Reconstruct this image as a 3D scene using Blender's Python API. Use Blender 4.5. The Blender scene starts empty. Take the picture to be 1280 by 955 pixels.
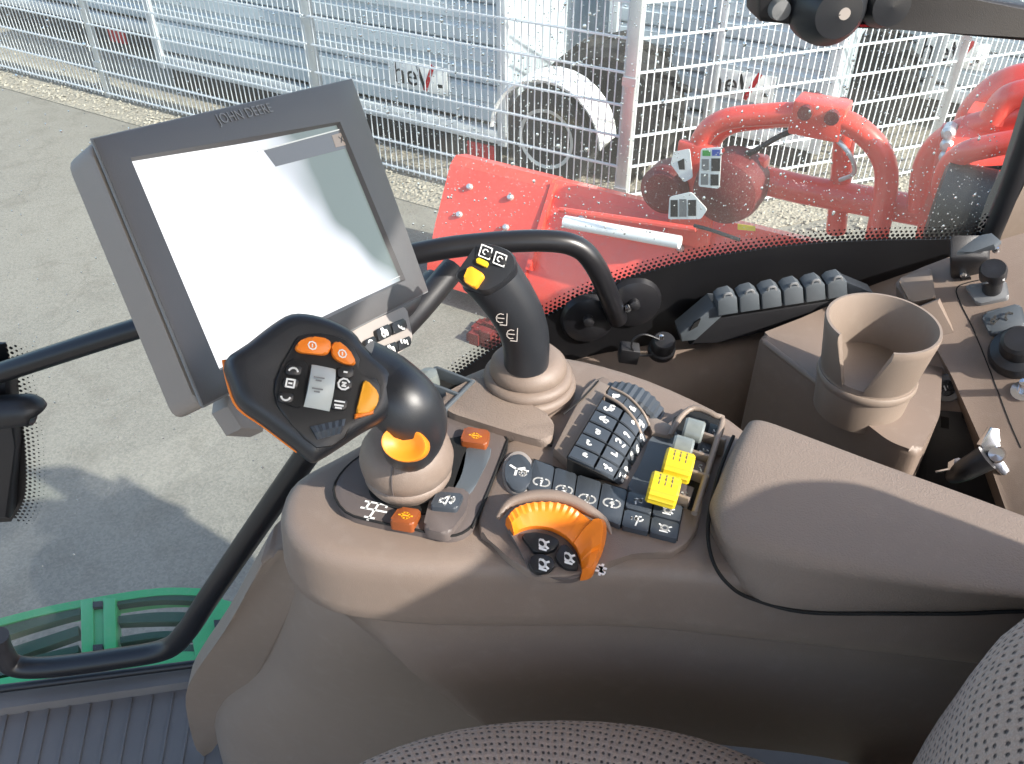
import bpy, bmesh, math, random
from mathutils import Vector, Matrix
random.seed(7)
sc = bpy.context.scene
RAD = math.radians
# ---------------------------------------------------------------- camera, world, sun, exposure
CAMZ = 2.7
PITCH = RAD(38)
cam_d = bpy.data.cameras.new('camera'); cam = bpy.data.objects.new('camera', cam_d)
sc.collection.objects.link(cam); sc.camera = cam
cam.location = (0, 0, CAMZ); cam.rotation_euler = (RAD(90) - PITCH, 0, 0)
cam_d.sensor_width = 36; cam_d.lens = 36 * 1065 / 1280
cam_d.clip_start = 0.02; cam_d.clip_end = 500
SUN_AZ = Vector((0.83, -0.56, 0)).normalized()      # horizontal direction towards the sun
SUN_EL = RAD(36)
w = bpy.data.worlds.new('World'); sc.world = w; w.use_nodes = True
nt = w.node_tree; bg = nt.nodes['Background']
sky = nt.nodes.new('ShaderNodeTexSky'); sky.sky_type = 'NISHITA'; sky.sun_disc = False
sky.sun_elevation = SUN_EL; sky.sun_rotation = math.atan2(SUN_AZ.x, SUN_AZ.y)
sky.air_density = 1.0; sky.dust_density = 2.0
nt.links.new(sky.outputs[0], bg.inputs[0]); bg.inputs[1].default_value = 0.15
sd = bpy.data.lights.new('sun', 'SUN'); sd.energy = 3.1; sd.angle = RAD(0.6); sd.color = (1, .95, .87)
sun = bpy.data.objects.new('sun', sd); sc.collection.objects.link(sun)
sdir = Vector((SUN_AZ.x * math.cos(SUN_EL), SUN_AZ.y * math.cos(SUN_EL), math.sin(SUN_EL)))
sun.rotation_euler = sdir.to_track_quat('Z', 'Y').to_euler(); sun.location = (3, -3, 6)
vs = sc.view_settings; vs.view_transform = 'Standard'; vs.look = 'None'; vs.exposure = 1.48; vs.gamma = 1
vs.use_curve_mapping = False

# ---------------------------------------------------------------- helpers
FPX = 1065.0
CF = Vector((0, math.cos(PITCH), -math.sin(PITCH))); CU = Vector((0, math.sin(PITCH), math.cos(PITCH)))
CR = Vector((1, 0, 0)); C0 = Vector((0, 0, CAMZ)); UP = Vector((0, 0, 1))
def ray(u, v): return CF + CR * ((u - 640) / FPX) - CU * ((v - 477.5) / FPX)
def H(u, v, h):                       # point h metres below the eye
    d = ray(u, v); return C0 + d * (h / -d.z)
def D(u, v, d): return C0 + ray(u, v) * d
def PL(u, v, p, n):
    d = ray(u, v); return C0 + d * ((p - C0).dot(n) / d.dot(n))
def WY(u, v, off=0):                  # on the cab's right wall y = .90 + .07 x
    return PL(u, v, Vector((0, .90 + off, 0)), Vector((-.07, 1, 0)).normalized())
def HS(pts, h): return [H(u, v, h) for u, v in pts]

wl = {}
def newmat(name): 
    m = bpy.data.materials.new(name); m.use_nodes = True; return m
def pm(name, col, rough=.5, var=.12, vscale=30, grain=0, gscale=900, metal=0, coat=0, spec=.5, emit=None, es=0, dirt=0):
    m = newmat(name); n = m.node_tree.nodes; l = m.node_tree.links; b = n['Principled BSDF']
    tc = n.new('ShaderNodeTexCoord')
    b.inputs['Roughness'].default_value = rough; b.inputs['Metallic'].default_value = metal
    b.inputs['Coat Weight'].default_value = coat; b.inputs['Specular IOR Level'].default_value = spec
    nz = n.new('ShaderNodeTexNoise'); nz.inputs['Scale'].default_value = vscale; nz.inputs['Detail'].default_value = 5
    l.new(tc.outputs['Object'], nz.inputs['Vector'])
    mx = n.new('ShaderNodeMix'); mx.data_type = 'RGBA'
    a = [c * (1 - var) for c in col]; c2 = [min(1, c * (1 + var)) for c in col]
    mx.inputs['A'].default_value = (*a, 1); mx.inputs['B'].default_value = (*c2, 1)
    l.new(nz.outputs['Fac'], mx.inputs['Factor'])
    out = mx.outputs['Result']
    if dirt:
        n2 = n.new('ShaderNodeTexNoise'); n2.inputs['Scale'].default_value = vscale * 7; n2.inputs['Detail'].default_value = 8
        l.new(tc.outputs['Object'], n2.inputs['Vector'])
        rp = n.new('ShaderNodeValToRGB'); rp.color_ramp.elements[0].position = .55; rp.color_ramp.elements[1].position = .75
        l.new(n2.outputs['Fac'], rp.inputs[0])
        m2 = n.new('ShaderNodeMix'); m2.data_type = 'RGBA'; m2.inputs['B'].default_value = (.35, .32, .28, 1)
        mm = n.new('ShaderNodeMath'); mm.operation = 'MULTIPLY'; mm.inputs[1].default_value = dirt
        l.new(rp.outputs[0], mm.inputs[0]); l.new(mm.outputs[0], m2.inputs['Factor']); l.new(out, m2.inputs['A']); out = m2.outputs['Result']
    l.new(out, b.inputs['Base Color'])
    mr = n.new('ShaderNodeMapRange'); mr.inputs['To Min'].default_value = max(.03, rough - .08); mr.inputs['To Max'].default_value = min(1, rough + .1)
    l.new(nz.outputs['Fac'], mr.inputs['Value']); l.new(mr.outputs[0], b.inputs['Roughness'])
    if grain:
        g = n.new('ShaderNodeTexNoise'); g.inputs['Scale'].default_value = gscale; g.inputs['Detail'].default_value = 2
        l.new(tc.outputs['Object'], g.inputs['Vector'])
        bp = n.new('ShaderNodeBump'); bp.inputs['Strength'].default_value = grain; bp.inputs['Distance'].default_value = .0006 if gscale > 100 else .01
        l.new(g.outputs['Fac'], bp.inputs['Height']); l.new(bp.outputs[0], b.inputs['Normal'])
    if emit:
        b.inputs['Emission Color'].default_value = (*emit, 1); b.inputs['Emission Strength'].default_value = es
    return m

def thing(name, label, cat, loc, group=None):
    o = bpy.data.objects.new(name, None); sc.collection.objects.link(o)
    o.empty_display_size = .05; o.location = loc; wl[o.name] = Vector(loc)
    o['label'] = label; o['category'] = cat
    if group: o['group'] = group
    return o
def tag(o, label, cat, group=None):
    o['label'] = label; o['category'] = cat
    if group: o['group'] = group
    return o
def mk(name, bm, mat, parent=None, smooth=35, sub=0, kind=None):
    c = Vector((0, 0, 0))
    if len(bm.verts):
        xs = [v.co for v in bm.verts]
        c = Vector(((min(v.x for v in xs) + max(v.x for v in xs)) / 2, (min(v.y for v in xs) + max(v.y for v in xs)) / 2, min(v.z for v in xs)))
        for v in bm.verts: v.co -= c
    me = bpy.data.meshes.new(name); bm.to_mesh(me); bm.free()
    if isinstance(mat, (list, tuple)):
        for m in mat: me.materials.append(m)
    else: me.materials.append(mat)
    if smooth:
        me.polygons.foreach_set('use_smooth', [True] * len(me.polygons))
        if smooth < 180: me.set_sharp_from_angle(angle=RAD(smooth))
    o = bpy.data.objects.new(name, me); sc.collection.objects.link(o)
    wl[o.name] = c.copy()
    if parent: o.parent = parent; o.location = c - wl[parent.name]
    else: o.location = c
    if sub:
        md = o.modifiers.new('sub', 'SUBSURF'); md.levels = sub; md.render_levels = sub
    if kind: o['kind'] = kind
    return o
def newell(pts):
    n = Vector((0, 0, 0))
    for a, b in zip(pts, pts[1:] + pts[:1]): n += a.cross(b)
    return n.normalized()
def catmull(pts, k=6, closed=True):
    out = []; n = len(pts)
    rng = range(n) if closed else range(n - 1)
    for i in rng:
        if closed: p0, p1, p2, p3 = pts[i - 1], pts[i], pts[(i + 1) % n], pts[(i + 2) % n]
        else: p0, p1, p2, p3 = pts[max(0, i - 1)], pts[i], pts[i + 1], pts[min(n - 1, i + 2)]
        for j in range(k):
            t = j / k
            out.append(.5 * (2 * p1 + (p2 - p0) * t + (2 * p0 - 5 * p1 + 4 * p2 - p3) * t * t + (3 * p1 - p0 - 3 * p2 + p3) * t ** 3))
    if not closed: out.append(pts[-1].copy())
    return out
def roundpoly(pts, r, k=4):            # round every corner of a polygon
    out = []; n = len(pts)
    for i in range(n):
        a, b, c = pts[i - 1], pts[i], pts[(i + 1) % n]
        ra = min(r, (a - b).length * .45); rc = min(r, (c - b).length * .45)
        p = b + (a - b).normalized() * ra; q = b + (c - b).normalized() * rc
        for j in range(k + 1):
            t = j / k; out.append(p * (1 - t) ** 2 + b * 2 * t * (1 - t) + q * t * t)
    return out
def slab_bm(bm, pts, thick, bev=0, seg=2, n=None):
    if n is None:
        n = newell(pts); c = sum(pts, Vector()) / len(pts)
        if n.dot(C0 - c) < 0: pts = pts[::-1]; n = -n
    elif newell(pts).dot(n) < 0: pts = pts[::-1]
    N = len(pts)
    top = [bm.verts.new(p) for p in pts]; bot = [bm.verts.new(p - n * thick) for p in pts]
    ft = bm.faces.new(top); bm.faces.new(bot[::-1])
    for i in range(N): bm.faces.new((top[i], bot[i], bot[(i + 1) % N], top[(i + 1) % N]))
    if bev:
        bmesh.ops.bevel(bm, geom=list(ft.edges), offset=bev, segments=seg, profile=.5, affect='EDGES', clamp_overlap=True)
def slab(name, pts, thick, mat, parent=None, bev=0, n=None, seg=2, rnd=0, smooth=40, kind=None):
    if rnd: pts = roundpoly(pts, rnd)
    bm = bmesh.new(); slab_bm(bm, pts, thick, bev, seg, n); return mk(name, bm, mat, parent, smooth, kind=kind)
def loft_bm(bm, rings, cap=True, closed=True):
    vr = [[bm.verts.new(p) for p in r] for r in rings]; n = len(rings[0])
    for a, b in zip(vr, vr[1:]):
        for i in range(n if closed else n - 1):
            j = (i + 1) % n; bm.faces.new((a[i], a[j], b[j], b[i]))
    if cap and closed: bm.faces.new(vr[0][::-1]); bm.faces.new(vr[-1])
    return vr
def loft(name, rings, mat, parent=None, cap=True, closed=True, sub=0, smooth=40, kind=None):
    bm = bmesh.new(); loft_bm(bm, rings, cap, closed); bmesh.ops.recalc_face_normals(bm, faces=bm.faces)
    return mk(name, bm, mat, parent, smooth, sub, kind)
def tube_rings(pts, r, n=14, flat=None):
    rings = []; m = len(pts); t = (pts[1] - pts[0]).normalized()
    a = t.orthogonal().normalized()
    for i in range(m):
        t2 = (pts[min(m - 1, i + 1)] - pts[max(0, i - 1)]).normalized()
        a = (a - t2 * a.dot(t2)).normalized(); b = t2.cross(a)
        rr = r[i] if isinstance(r, (list, tuple)) else r
        rings.append([pts[i] + a * rr * math.cos(2 * math.pi * k / n) + b * rr * math.sin(2 * math.pi * k / n) for k in range(n)])
    return rings
def tube(name, pts, r, mat, parent=None, n=14, k=8, smooth=60, kind=None):
    if isinstance(r, (list, tuple)) and k > 1:
        rr = []
        for i in range(len(pts) - 1):
            for j in range(k): rr.append(r[i] + (r[i + 1] - r[i]) * j / k)
        rr.append(r[-1])
    else: rr = r
    path = catmull(pts, k, False) if k > 1 else pts
    return loft(name, tube_rings(path, rr, n), mat, parent, smooth=smooth, kind=kind)
def basis(axis, ref=None):
    z = axis.normalized(); x = (ref - z * ref.dot(z)).normalized() if ref else z.orthogonal().normalized()
    return x, z.cross(x), z
def lathe_bm(bm, prof, o, axis=UP, n=32):
    x, y, z = basis(axis, Vector((1, 0, 0)) if abs(axis.normalized().x) < .9 else Vector((0, 1, 0)))
    loft_bm(bm, [[o + z * h + (x * math.cos(2 * math.pi * k / n) + y * math.sin(2 * math.pi * k / n)) * r for k in range(n)] for r, h in prof])
def lathe(name, prof, o, mat, parent=None, axis=UP, n=32, smooth=40):
    bm = bmesh.new(); lathe_bm(bm, prof, o, axis, n); bmesh.ops.recalc_face_normals(bm, faces=bm.faces); return mk(name, bm, mat, parent, smooth)
def box_bm(bm, c, x, y, z, bev=0):     # x,y,z half vectors
    vs_ = [bm.verts.new(c + x * i + y * j + z * k) for i in (-1, 1) for j in (-1, 1) for k in (-1, 1)]
    fs = [(0, 1, 3, 2), (4, 6, 7, 5), (0, 4, 5, 1), (2, 3, 7, 6), (0, 2, 6, 4), (1, 5, 7, 3)]
    ff = [bm.faces.new([vs_[i] for i in f]) for f in fs]
    bmesh.ops.recalc_face_normals(bm, faces=ff)
    if bev:
        es = list({e for f in ff for e in f.edges}); bmesh.ops.bevel(bm, geom=es, offset=bev, segments=2, profile=.5, affect='EDGES', clamp_overlap=True)
def box(name, c, x, y, z, mat, parent=None, bev=0, smooth=40):
    bm = bmesh.new(); box_bm(bm, c, x, y, z, bev); return mk(name, bm, mat, parent, smooth)
def text(name, s, o, ex, ey, size, mat, parent, ext=.0002, align='CENTER'):
    cu = bpy.data.curves.new(name, 'FONT'); cu.body = s; cu.size = size; cu.extrude = ext
    cu.align_x = align; cu.align_y = 'CENTER'; cu.resolution_u = 3
    ob = bpy.data.objects.new('tmp', cu); sc.collection.objects.link(ob)
    me = bpy.data.meshes.new_from_object(ob.evaluated_get(bpy.context.evaluated_depsgraph_get()))
    bpy.data.objects.remove(ob); bpy.data.curves.remove(cu)
    ex = ex.normalized(); ez = ex.cross(ey).normalized(); ey2 = ez.cross(ex)
    M = Matrix((ex, ey2, ez)).transposed().to_4x4(); M.translation = o
    bm = bmesh.new(); bm.from_mesh(me); bmesh.ops.transform(bm, matrix=M, verts=bm.verts); bpy.data.meshes.remove(me)
    return mk(name, bm, mat, parent, 0)
def strokes(name, o, ex, ey, size, segs, mat, parent, wd=.09):
    """flat printed mark: list of polylines in a -.5..5 square"""
    ex = ex.normalized(); n = ex.cross(ey).normalized()
    if n.dot(C0 - o) < 0: n = -n
    ey = ey.normalized(); bm = bmesh.new()
    for pl in segs:
        for (x0, y0), (x1, y1) in zip(pl, pl[1:]):
            a = o + (ex * x0 + ey * y0) * size; b = o + (ex * x1 + ey * y1) * size
            t = (b - a)
            if t.length < 1e-7: continue
            t.normalize(); s = n.cross(t) * size * wd * .5
            a2 = a - t * size * wd * .4; b2 = b + t * size * wd * .4
            slab_bm(bm, [a2 + s, b2 + s, b2 - s, a2 - s], .0002, n=n)
    return mk(name, bm, mat, parent, 0)
def arc(cx, cy, r, a0, a1, k=8): return [(cx + r * math.cos(RAD(a0 + (a1 - a0) * i / k)), cy + r * math.sin(RAD(a0 + (a1 - a0) * i / k))) for i in range(k + 1)]
def blob_icon(seed):
    R = random.Random(seed); out = []
    for _ in range(R.randint(2, 4)):
        x, y = R.uniform(-.32, .32), R.uniform(-.32, .32); c = R.random()
        if c < .4: out.append(arc(x, y, R.uniform(.1, .22), R.randint(0, 180), R.randint(200, 400), 6))
        elif c < .75: out.append([(x - .16, y), (x + .16, y + R.uniform(-.1, .1))])
        else: out.append([(x, y - .16), (x + R.uniform(-.1, .1), y + .16)])
    return out
TRACTOR = [arc(-.2, -.12, .2, 0, 360, 8), arc(.25, -.2, .12, 0, 360, 6), [(-.2, .1), (-.2, .38), (.05, .38), (.12, .1), (.4, .1), (.4, -.1)]]
TURTLE = [arc(0, 0, .22, 0, 360, 10), [(-.22, .1), (-.38, .22)], [(.22, .1), (.4, .2)], [(-.25, -.34), (.25, -.34)], [(.22, -.1), (.36, -.2)]]
def loopnum(k): return [arc(-.2, 0, .32, 90, 270, 7), arc(.2, 0, .32, 90, -90, 7), [(-.2, .32), (-.05, .32)], [(.2, -.32), (.05, -.32)]] + {
    1: [[(-.06, .1), (.02, .18), (.02, -.18)]], 2: [arc(0, .06, .12, 150, -40, 5) + [(-.12, -.18), (.14, -.18)]],
    3: [arc(0, .09, .1, 140, -80, 5), arc(0, -.09, .1, 80, -140, 5)], 4: [[(.06, -.18), (.06, .18), (-.12, -.05), (.14, -.05)]]}[k]

# ---------------------------------------------------------------- materials
TAN = (.190, .145, .117)
m_tan = pm('tan_plastic', TAN, .48, .08, 9, .45, 1200, dirt=.10)
m_tan_soft = pm('tan_grained_vinyl', (.195, .152, .124), .62, .08, 20, 1.0, 700, dirt=.06)
m_tan_light = pm('tan_trim', (.212, .168, .136), .45, .06, 10, .35, 1300, dirt=.10)
m_mauve = pm('grey_brown_panel', (.105, .086, .080), .5, .06, 14, .3, 1400)
m_black = pm('black_plastic', (.012, .012, .014), .42, .15, 18, .3, 1100)
m_blacksoft = pm('black_soft_grip', (.016, .018, .022), .36, .12, 25, .2, 1600)
m_tube = pm('black_tube_paint', (.010, .010, .012), .33, .1, 20)
m_gap = pm('gap_black', (.004, .004, .004), .8)
m_key = pm('slate_key', (.045, .054, .066), .42, .1, 30, .2, 1500)
m_keyd = pm('dark_key', (.012, .013, .015), .38, .1, 30)
m_white = pm('white_print', (.75, .75, .73), .6, .03)
m_orange = pm('orange_plastic', (.80, .20, .012), .35, .06, 30, .15, 1500)
m_amber = pm('amber_plastic', (.85, .36, .02), .35, .06, 30)
m_trig = pm('orange_trigger', (.70, .22, .012), .45, .08, 30)
m_rust = pm('rust_orange_button', (.24, .062, .016), .4, .1, 40)
m_yellow = pm('yellow_plastic', (.56, .42, .015), .4, .05, 30)
m_bezel = pm('monitor_bezel', (.082, .080, .082), .4, .06, 15, .25, 1600)
m_bezside = pm('monitor_side', (.22, .20, .184), .45, .06, 15, .25, 1600)
m_grey = pm('grey_plastic', (.16, .165, .17), .45, .06, 15, .2, 1200)
m_greykey = pm('monitor_key_panel', (.30, .27, .25), .45, .05, 15)
m_chrome = pm('chrome', (.75, .76, .78), .18, .04, 30, metal=1)
m_slate = pm('slate_deck_shade', (.075, .088, .10), .5, .06, 20, .3, 1200)
m_lens = pm('smoked_lens', (.17, .19, .185), .2, .3, 90)
m_red = pm('red_paint', (.78, .075, .05), .32, .10, 6, coat=.4, dirt=.14)
m_redd = pm('dark_red_paint', (.13, .012, .012), .5, .3, 20, dirt=.3)
m_steel = pm('galvanised_steel', (.55, .57, .58), .38, .12, 14, metal=.6)
m_wire = pm('fence_wire', (.62, .64, .66), .4, .1, 14)
m_trail = pm('galvanised_sheet', (.50, .56, .60), .45, .14, 5, metal=.1, dirt=.12)
m_trail2 = pm('trailer_frame', (.62, .65, .68), .4, .1, 6, metal=.3)
m_whitep = pm('white_mudguard_and_ram_highlight', (.80, .80, .79), .4, .06, 8, dirt=.1)
m_tyre = pm('tyre_rubber', (.02, .02, .02), .85, .2, 20, .5, 200)
m_green = pm('green_paint', (.035, .35, .11), .35, .08, 10, coat=.3, dirt=.12)
m_greend = pm('green_grip_strip', (.006, .045, .02), .6, .5, 160, .6, 300)
m_mat = pm('rubber_floor_mat', (.15, .138, .132), .75, .12, 25, .5, 700)
m_decal = pm('decal_white', (.78, .78, .76), .5, .04)
m_redl = pm('red_reflector', (.5, .012, .02), .25, .1)
m_blue = pm('blue_print', (.03, .07, .35), .5); m_greenp = pm('green_print', (.05, .3, .06), .5)
def fabric():
    m = newmat('seat_fabric'); n = m.node_tree.nodes; l = m.node_tree.links; b = n['Principled BSDF']; b.inputs['Roughness'].default_value = .95
    b.inputs['Specular IOR Level'].default_value = .1; b.inputs['Sheen Weight'].default_value = .2
    tc = n.new('ShaderNodeTexCoord'); mp = n.new('ShaderNodeMapping'); mp.inputs['Scale'].default_value = (150, 115, 1); mp.inputs['Rotation'].default_value = (0, 0, .12)
    l.new(tc.outputs['UV'], mp.inputs[0])
    br = n.new('ShaderNodeTexBrick'); br.offset = .5; br.inputs['Scale'].default_value = 1; br.inputs['Brick Width'].default_value = 1; br.inputs['Row Height'].default_value = 1
    vo = n.new('ShaderNodeTexVoronoi'); vo.voronoi_dimensions = '2D'; vo.inputs['Scale'].default_value = 1; vo.inputs['Randomness'].default_value = .28; l.new(mp.outputs[0], vo.inputs['Vector'])
    nz = n.new('ShaderNodeTexNoise'); nz.inputs['Scale'].default_value = 700; nz.inputs['Detail'].default_value = 3; l.new(tc.outputs['Object'], nz.inputs['Vector'])
    ad = n.new('ShaderNodeMath'); ad.operation = 'MULTIPLY_ADD'; ad.inputs[1].default_value = .22; l.new(nz.outputs['Fac'], ad.inputs[0]); l.new(vo.outputs['Distance'], ad.inputs[2])
    rp = n.new('ShaderNodeValToRGB'); e = rp.color_ramp.elements
    e[0].position = .24; e[0].color = (.05, .04, .038, 1); e[1].position = .40; e[1].color = (.37, .29, .24, 1); l.new(ad.outputs[0], rp.inputs[0])
    mx = n.new('ShaderNodeMix'); mx.data_type = 'RGBA'; mx.blend_type = 'MULTIPLY'; mx.inputs['Factor'].default_value = .8
    mr = n.new('ShaderNodeMapRange'); mr.inputs['To Min'].default_value = .55; mr.inputs['To Max'].default_value = 1.45; l.new(nz.outputs['Fac'], mr.inputs[0])
    l.new(rp.outputs[0], mx.inputs['A']); l.new(mr.outputs[0], mx.inputs['B']); l.new(mx.outputs['Result'], b.inputs['Base Color'])
    bp = n.new('ShaderNodeBump'); bp.inputs['Strength'].default_value = .9; bp.inputs['Distance'].default_value = .003
    l.new(ad.outputs[0], bp.inputs['Height']); l.new(bp.outputs[0], b.inputs['Normal']); return m
m_fabric = fabric()
def ground_mat(name, c1, c2, sc1, speck, sp_col, bump=.4, cracks=False):
    m = newmat(name); n = m.node_tree.nodes; l = m.node_tree.links; b = n['Principled BSDF']; b.inputs['Roughness'].default_value = .9
    tc = n.new('ShaderNodeTexCoord')
    a = n.new('ShaderNodeTexNoise'); a.inputs['Scale'].default_value = sc1; a.inputs['Detail'].default_value = 10; a.inputs['Roughness'].default_value = .65; l.new(tc.outputs['Object'], a.inputs['Vector'])
    mx = n.new('ShaderNodeMix'); mx.data_type = 'RGBA'; mx.inputs['A'].default_value = (*c1, 1); mx.inputs['B'].default_value = (*c2, 1); l.new(a.outputs['Fac'], mx.inputs['Factor'])
    v = n.new('ShaderNodeTexVoronoi'); v.inputs['Scale'].default_value = speck; l.new(tc.outputs['Object'], v.inputs['Vector'])
    sep = n.new('ShaderNodeSeparateColor'); l.new(v.outputs['Color'], sep.inputs[0])
    rp = n.new('ShaderNodeValToRGB'); rp.color_ramp.elements[0].color = (.84, .84, .84, 1); rp.color_ramp.elements[1].color = (1.14, 1.13, 1.12, 1); l.new(sep.outputs[0], rp.inputs[0])
    m2 = n.new('ShaderNodeMix'); m2.data_type = 'RGBA'; m2.blend_type = 'MULTIPLY'; m2.inputs['Factor'].default_value = 1; l.new(mx.outputs['Result'], m2.inputs['A']); l.new(rp.outputs[0], m2.inputs['B'])
    res = m2.outputs['Result']
    if cracks:
        dz = n.new('ShaderNodeTexNoise'); dz.inputs['Scale'].default_value = 2.5; dz.inputs['Detail'].default_value = 8; l.new(tc.outputs['Object'], dz.inputs['Vector'])
        ad = n.new('ShaderNodeVectorMath'); ad.operation = 'MULTIPLY_ADD'; ad.inputs[1].default_value = (.5, .5, 0); l.new(dz.outputs['Color'], ad.inputs[0]); l.new(tc.outputs['Object'], ad.inputs[2])
        ve = n.new('ShaderNodeTexVoronoi'); ve.feature = 'DISTANCE_TO_EDGE'; ve.inputs['Scale'].default_value = .55; l.new(ad.outputs[0], ve.inputs['Vector'])
        rc = n.new('ShaderNodeValToRGB'); rc.color_ramp.elements[0].position = .002; rc.color_ramp.elements[0].color = (.88, .87, .86, 1); rc.color_ramp.elements[1].position = .005; rc.color_ramp.elements[1].color = (1, 1, 1, 1); l.new(ve.outputs['Distance'], rc.inputs[0])
        st_ = n.new('ShaderNodeTexNoise'); st_.inputs['Scale'].default_value = 5; st_.inputs['Detail'].default_value = 12; l.new(tc.outputs['Object'], st_.inputs['Vector'])
        rs_ = n.new('ShaderNodeValToRGB'); rs_.color_ramp.elements[0].position = .34; rs_.color_ramp.elements[0].color = (.88, .87, .86, 1); rs_.color_ramp.elements[1].position = .5; rs_.color_ramp.elements[1].color = (1, 1, 1, 1); l.new(st_.outputs['Fac'], rs_.inputs[0])
        for src in (rc, rs_):
            m3 = n.new('ShaderNodeMix'); m3.data_type = 'RGBA'; m3.blend_type = 'MULTIPLY'; m3.inputs['Factor'].default_value = 1; l.new(res, m3.inputs['A']); l.new(src.outputs[0], m3.inputs['B']); res = m3.outputs['Result']
    l.new(res, b.inputs['Base Color'])
    bp = n.new('ShaderNodeBump'); bp.inputs['Strength'].default_value = bump; bp.inputs['Distance'].default_value = .01; l.new(v.outputs['Distance'], bp.inputs['Height']); l.new(bp.outputs[0], b.inputs['Normal'])
    return m
def glass_mat():
    m = newmat('window_glass'); n = m.node_tree.nodes; l = m.node_tree.links; n.remove(n['Principled BSDF'])
    t = n.new('ShaderNodeBsdfTransparent'); t.inputs[0].default_value = (.93, .965, .95, 1)
    g = n.new('ShaderNodeBsdfGlossy'); g.inputs['Roughness'].default_value = .02
    lw = n.new('ShaderNodeLayerWeight'); lw.inputs['Blend'].default_value = .5
    pw = n.new('ShaderNodeMath'); pw.operation = 'POWER'; pw.inputs[1].default_value = 4; l.new(lw.outputs['Facing'], pw.inputs[0])
    fr = n.new('ShaderNodeMath'); fr.operation = 'MULTIPLY_ADD'; fr.inputs[1].default_value = .6; fr.inputs[2].default_value = .02; l.new(pw.outputs[0], fr.inputs[0])
    mx = n.new('ShaderNodeMixShader'); l.new(fr.outputs[0], mx.inputs[0]); l.new(t.outputs[0], mx.inputs[1]); l.new(g.outputs[0], mx.inputs[2])
    tc = n.new('ShaderNodeTexCoord'); nz = n.new('ShaderNodeTexNoise'); nz.inputs['Scale'].default_value = 7; nz.inputs['Detail'].default_value = 8; l.new(tc.outputs['Object'], nz.inputs['Vector'])
    mr = n.new('ShaderNodeMapRange'); mr.inputs['From Min'].default_value = .35; mr.inputs['From Max'].default_value = .75; mr.inputs['To Min'].default_value = .015; mr.inputs['To Max'].default_value = .035; l.new(nz.outputs['Fac'], mr.inputs[0])
    df = n.new('ShaderNodeBsdfDiffuse'); df.inputs[0].default_value = (.8, .8, .78, 1)      # dried rain film
    m2 = n.new('ShaderNodeMixShader'); l.new(mr.outputs[0], m2.inputs[0]); l.new(mx.outputs[0], m2.inputs[1]); l.new(df.outputs[0], m2.inputs[2])
    l.new(m2.outputs[0], n['Material Output'].inputs[0]); return m
def drop_mat():
    m = newmat('water_drop'); b = m.node_tree.nodes['Principled BSDF']; b.inputs['Base Color'].default_value = (.95, .95, .95, 1)
    b.inputs['Roughness'].default_value = .05; b.inputs['Transmission Weight'].default_value = .82; b.inputs['IOR'].default_value = 1.33; return m

# ---------------------------------------------------------------- the ground
bm = bmesh.new()
for p in ((-60, -20), (60, -20), (60, 120), (-60, 120)): bm.verts.new((p[0], p[1], 0))
bm.faces.new(bm.verts)
g = mk('ground', bm, ground_mat('asphalt', (.170, .156, .134), (.232, .216, .186), .9, 110, None, .12, True), None, 0, kind='structure')
RV = Vector((.866, -.5, 0)); QV = Vector((.5, .866, 0))          # along / across the left fence
FC = Vector((.707, 5.075, 0))                                    # fence corner
RF = Vector((2.0, .74, 0)).normalized()                          # direction of the right fence
bm = bmesh.new()
slab_bm(bm, [FC - RV * 14 - QV * .22 + UP * .008, FC - QV * .35 + RV * .1 + UP * .008, FC + RF * 9 + Vector((.1, -.4, .008)), FC + RF * 9 + QV * 4 + UP * .008, FC + QV * 5 + UP * .008, FC - RV * 14 + QV * 5 + UP * .008], .006, n=UP)
mk('gravel_strip', bm, ground_mat('gravel', (.20, .175, .14), (.37, .335, .275), 3, 45, None, 1.0), None, 0, kind='structure')
# loose pebbles
bm = bmesh.new(); R = random.Random(3)
for i in range(2600):
    s = R.uniform(0, 8)
    p = FC - RV * s + QV * (-.26 + abs(R.gauss(0, .3))) if i % 3 else FC + RF * R.uniform(0, 6) + Vector((.1, -.6, 0)) * R.uniform(0, 1)
    r = R.uniform(.008, .022); q = p + UP * (.008 + r * .3)
    x = Vector((R.uniform(-1, 1), R.uniform(-1, 1), .2)).normalized() * r; y = x.cross(UP).normalized() * r * .8
    vv = [bm.verts.new(q + d) for d in (x, y, -x, -y, UP * r * .6)]
    for a in range(4): bm.faces.new((vv[a], vv[(a + 1) % 4], vv[4]))
mk('pebbles', bm, pm('pebble', (.32, .29, .24), .85, .4, 9), None, 0, kind='stuff')

# ---------------------------------------------------------------- fence
def mesh_fence(p0, d, label, ln=2.46):
    t = thing('mesh_fence', label, 'fence', p0, 'wire mesh fence panels')
    nrm = d.cross(UP)
    bm = bmesh.new(); k = 0
    while k * .05 < ln - .02:
        box_bm(bm, p0 + d * (.03 + k * .05) + UP * 1.03, d * .0031, nrm * .0031, UP * 1.0); k += 1
    mk('vertical_wires', bm, m_wire, t, 0, kind='stuff')
    for j in range(11):
        for s in (-1, 1):
            box('horizontal_wire', p0 + d * ln / 2 + UP * (.06 + j * .196) + nrm * s * .0068, d * ln / 2, nrm * .0035, UP * .005, m_wire, t)
def fence_post(p, label, rr=.032):
    t = thing('fence_post', label, 'fence post', p, 'fence posts')
    d = RV; n = QV
    box('post', p + UP * 1.06, d * rr, n * rr * .75, UP * 1.06, m_steel, t, .004)
    for z in (.3, 1.0, 1.7): box('clamp', p + UP * z - n * (rr * .75 + .006), d * rr * 1.2, n * .005, UP * .025, m_steel, t)
LP = ['beside the corner post', 'second from the corner post', 'third along from the corner post', 'fourth along from the corner post', 'farthest from the corner post']
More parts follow.
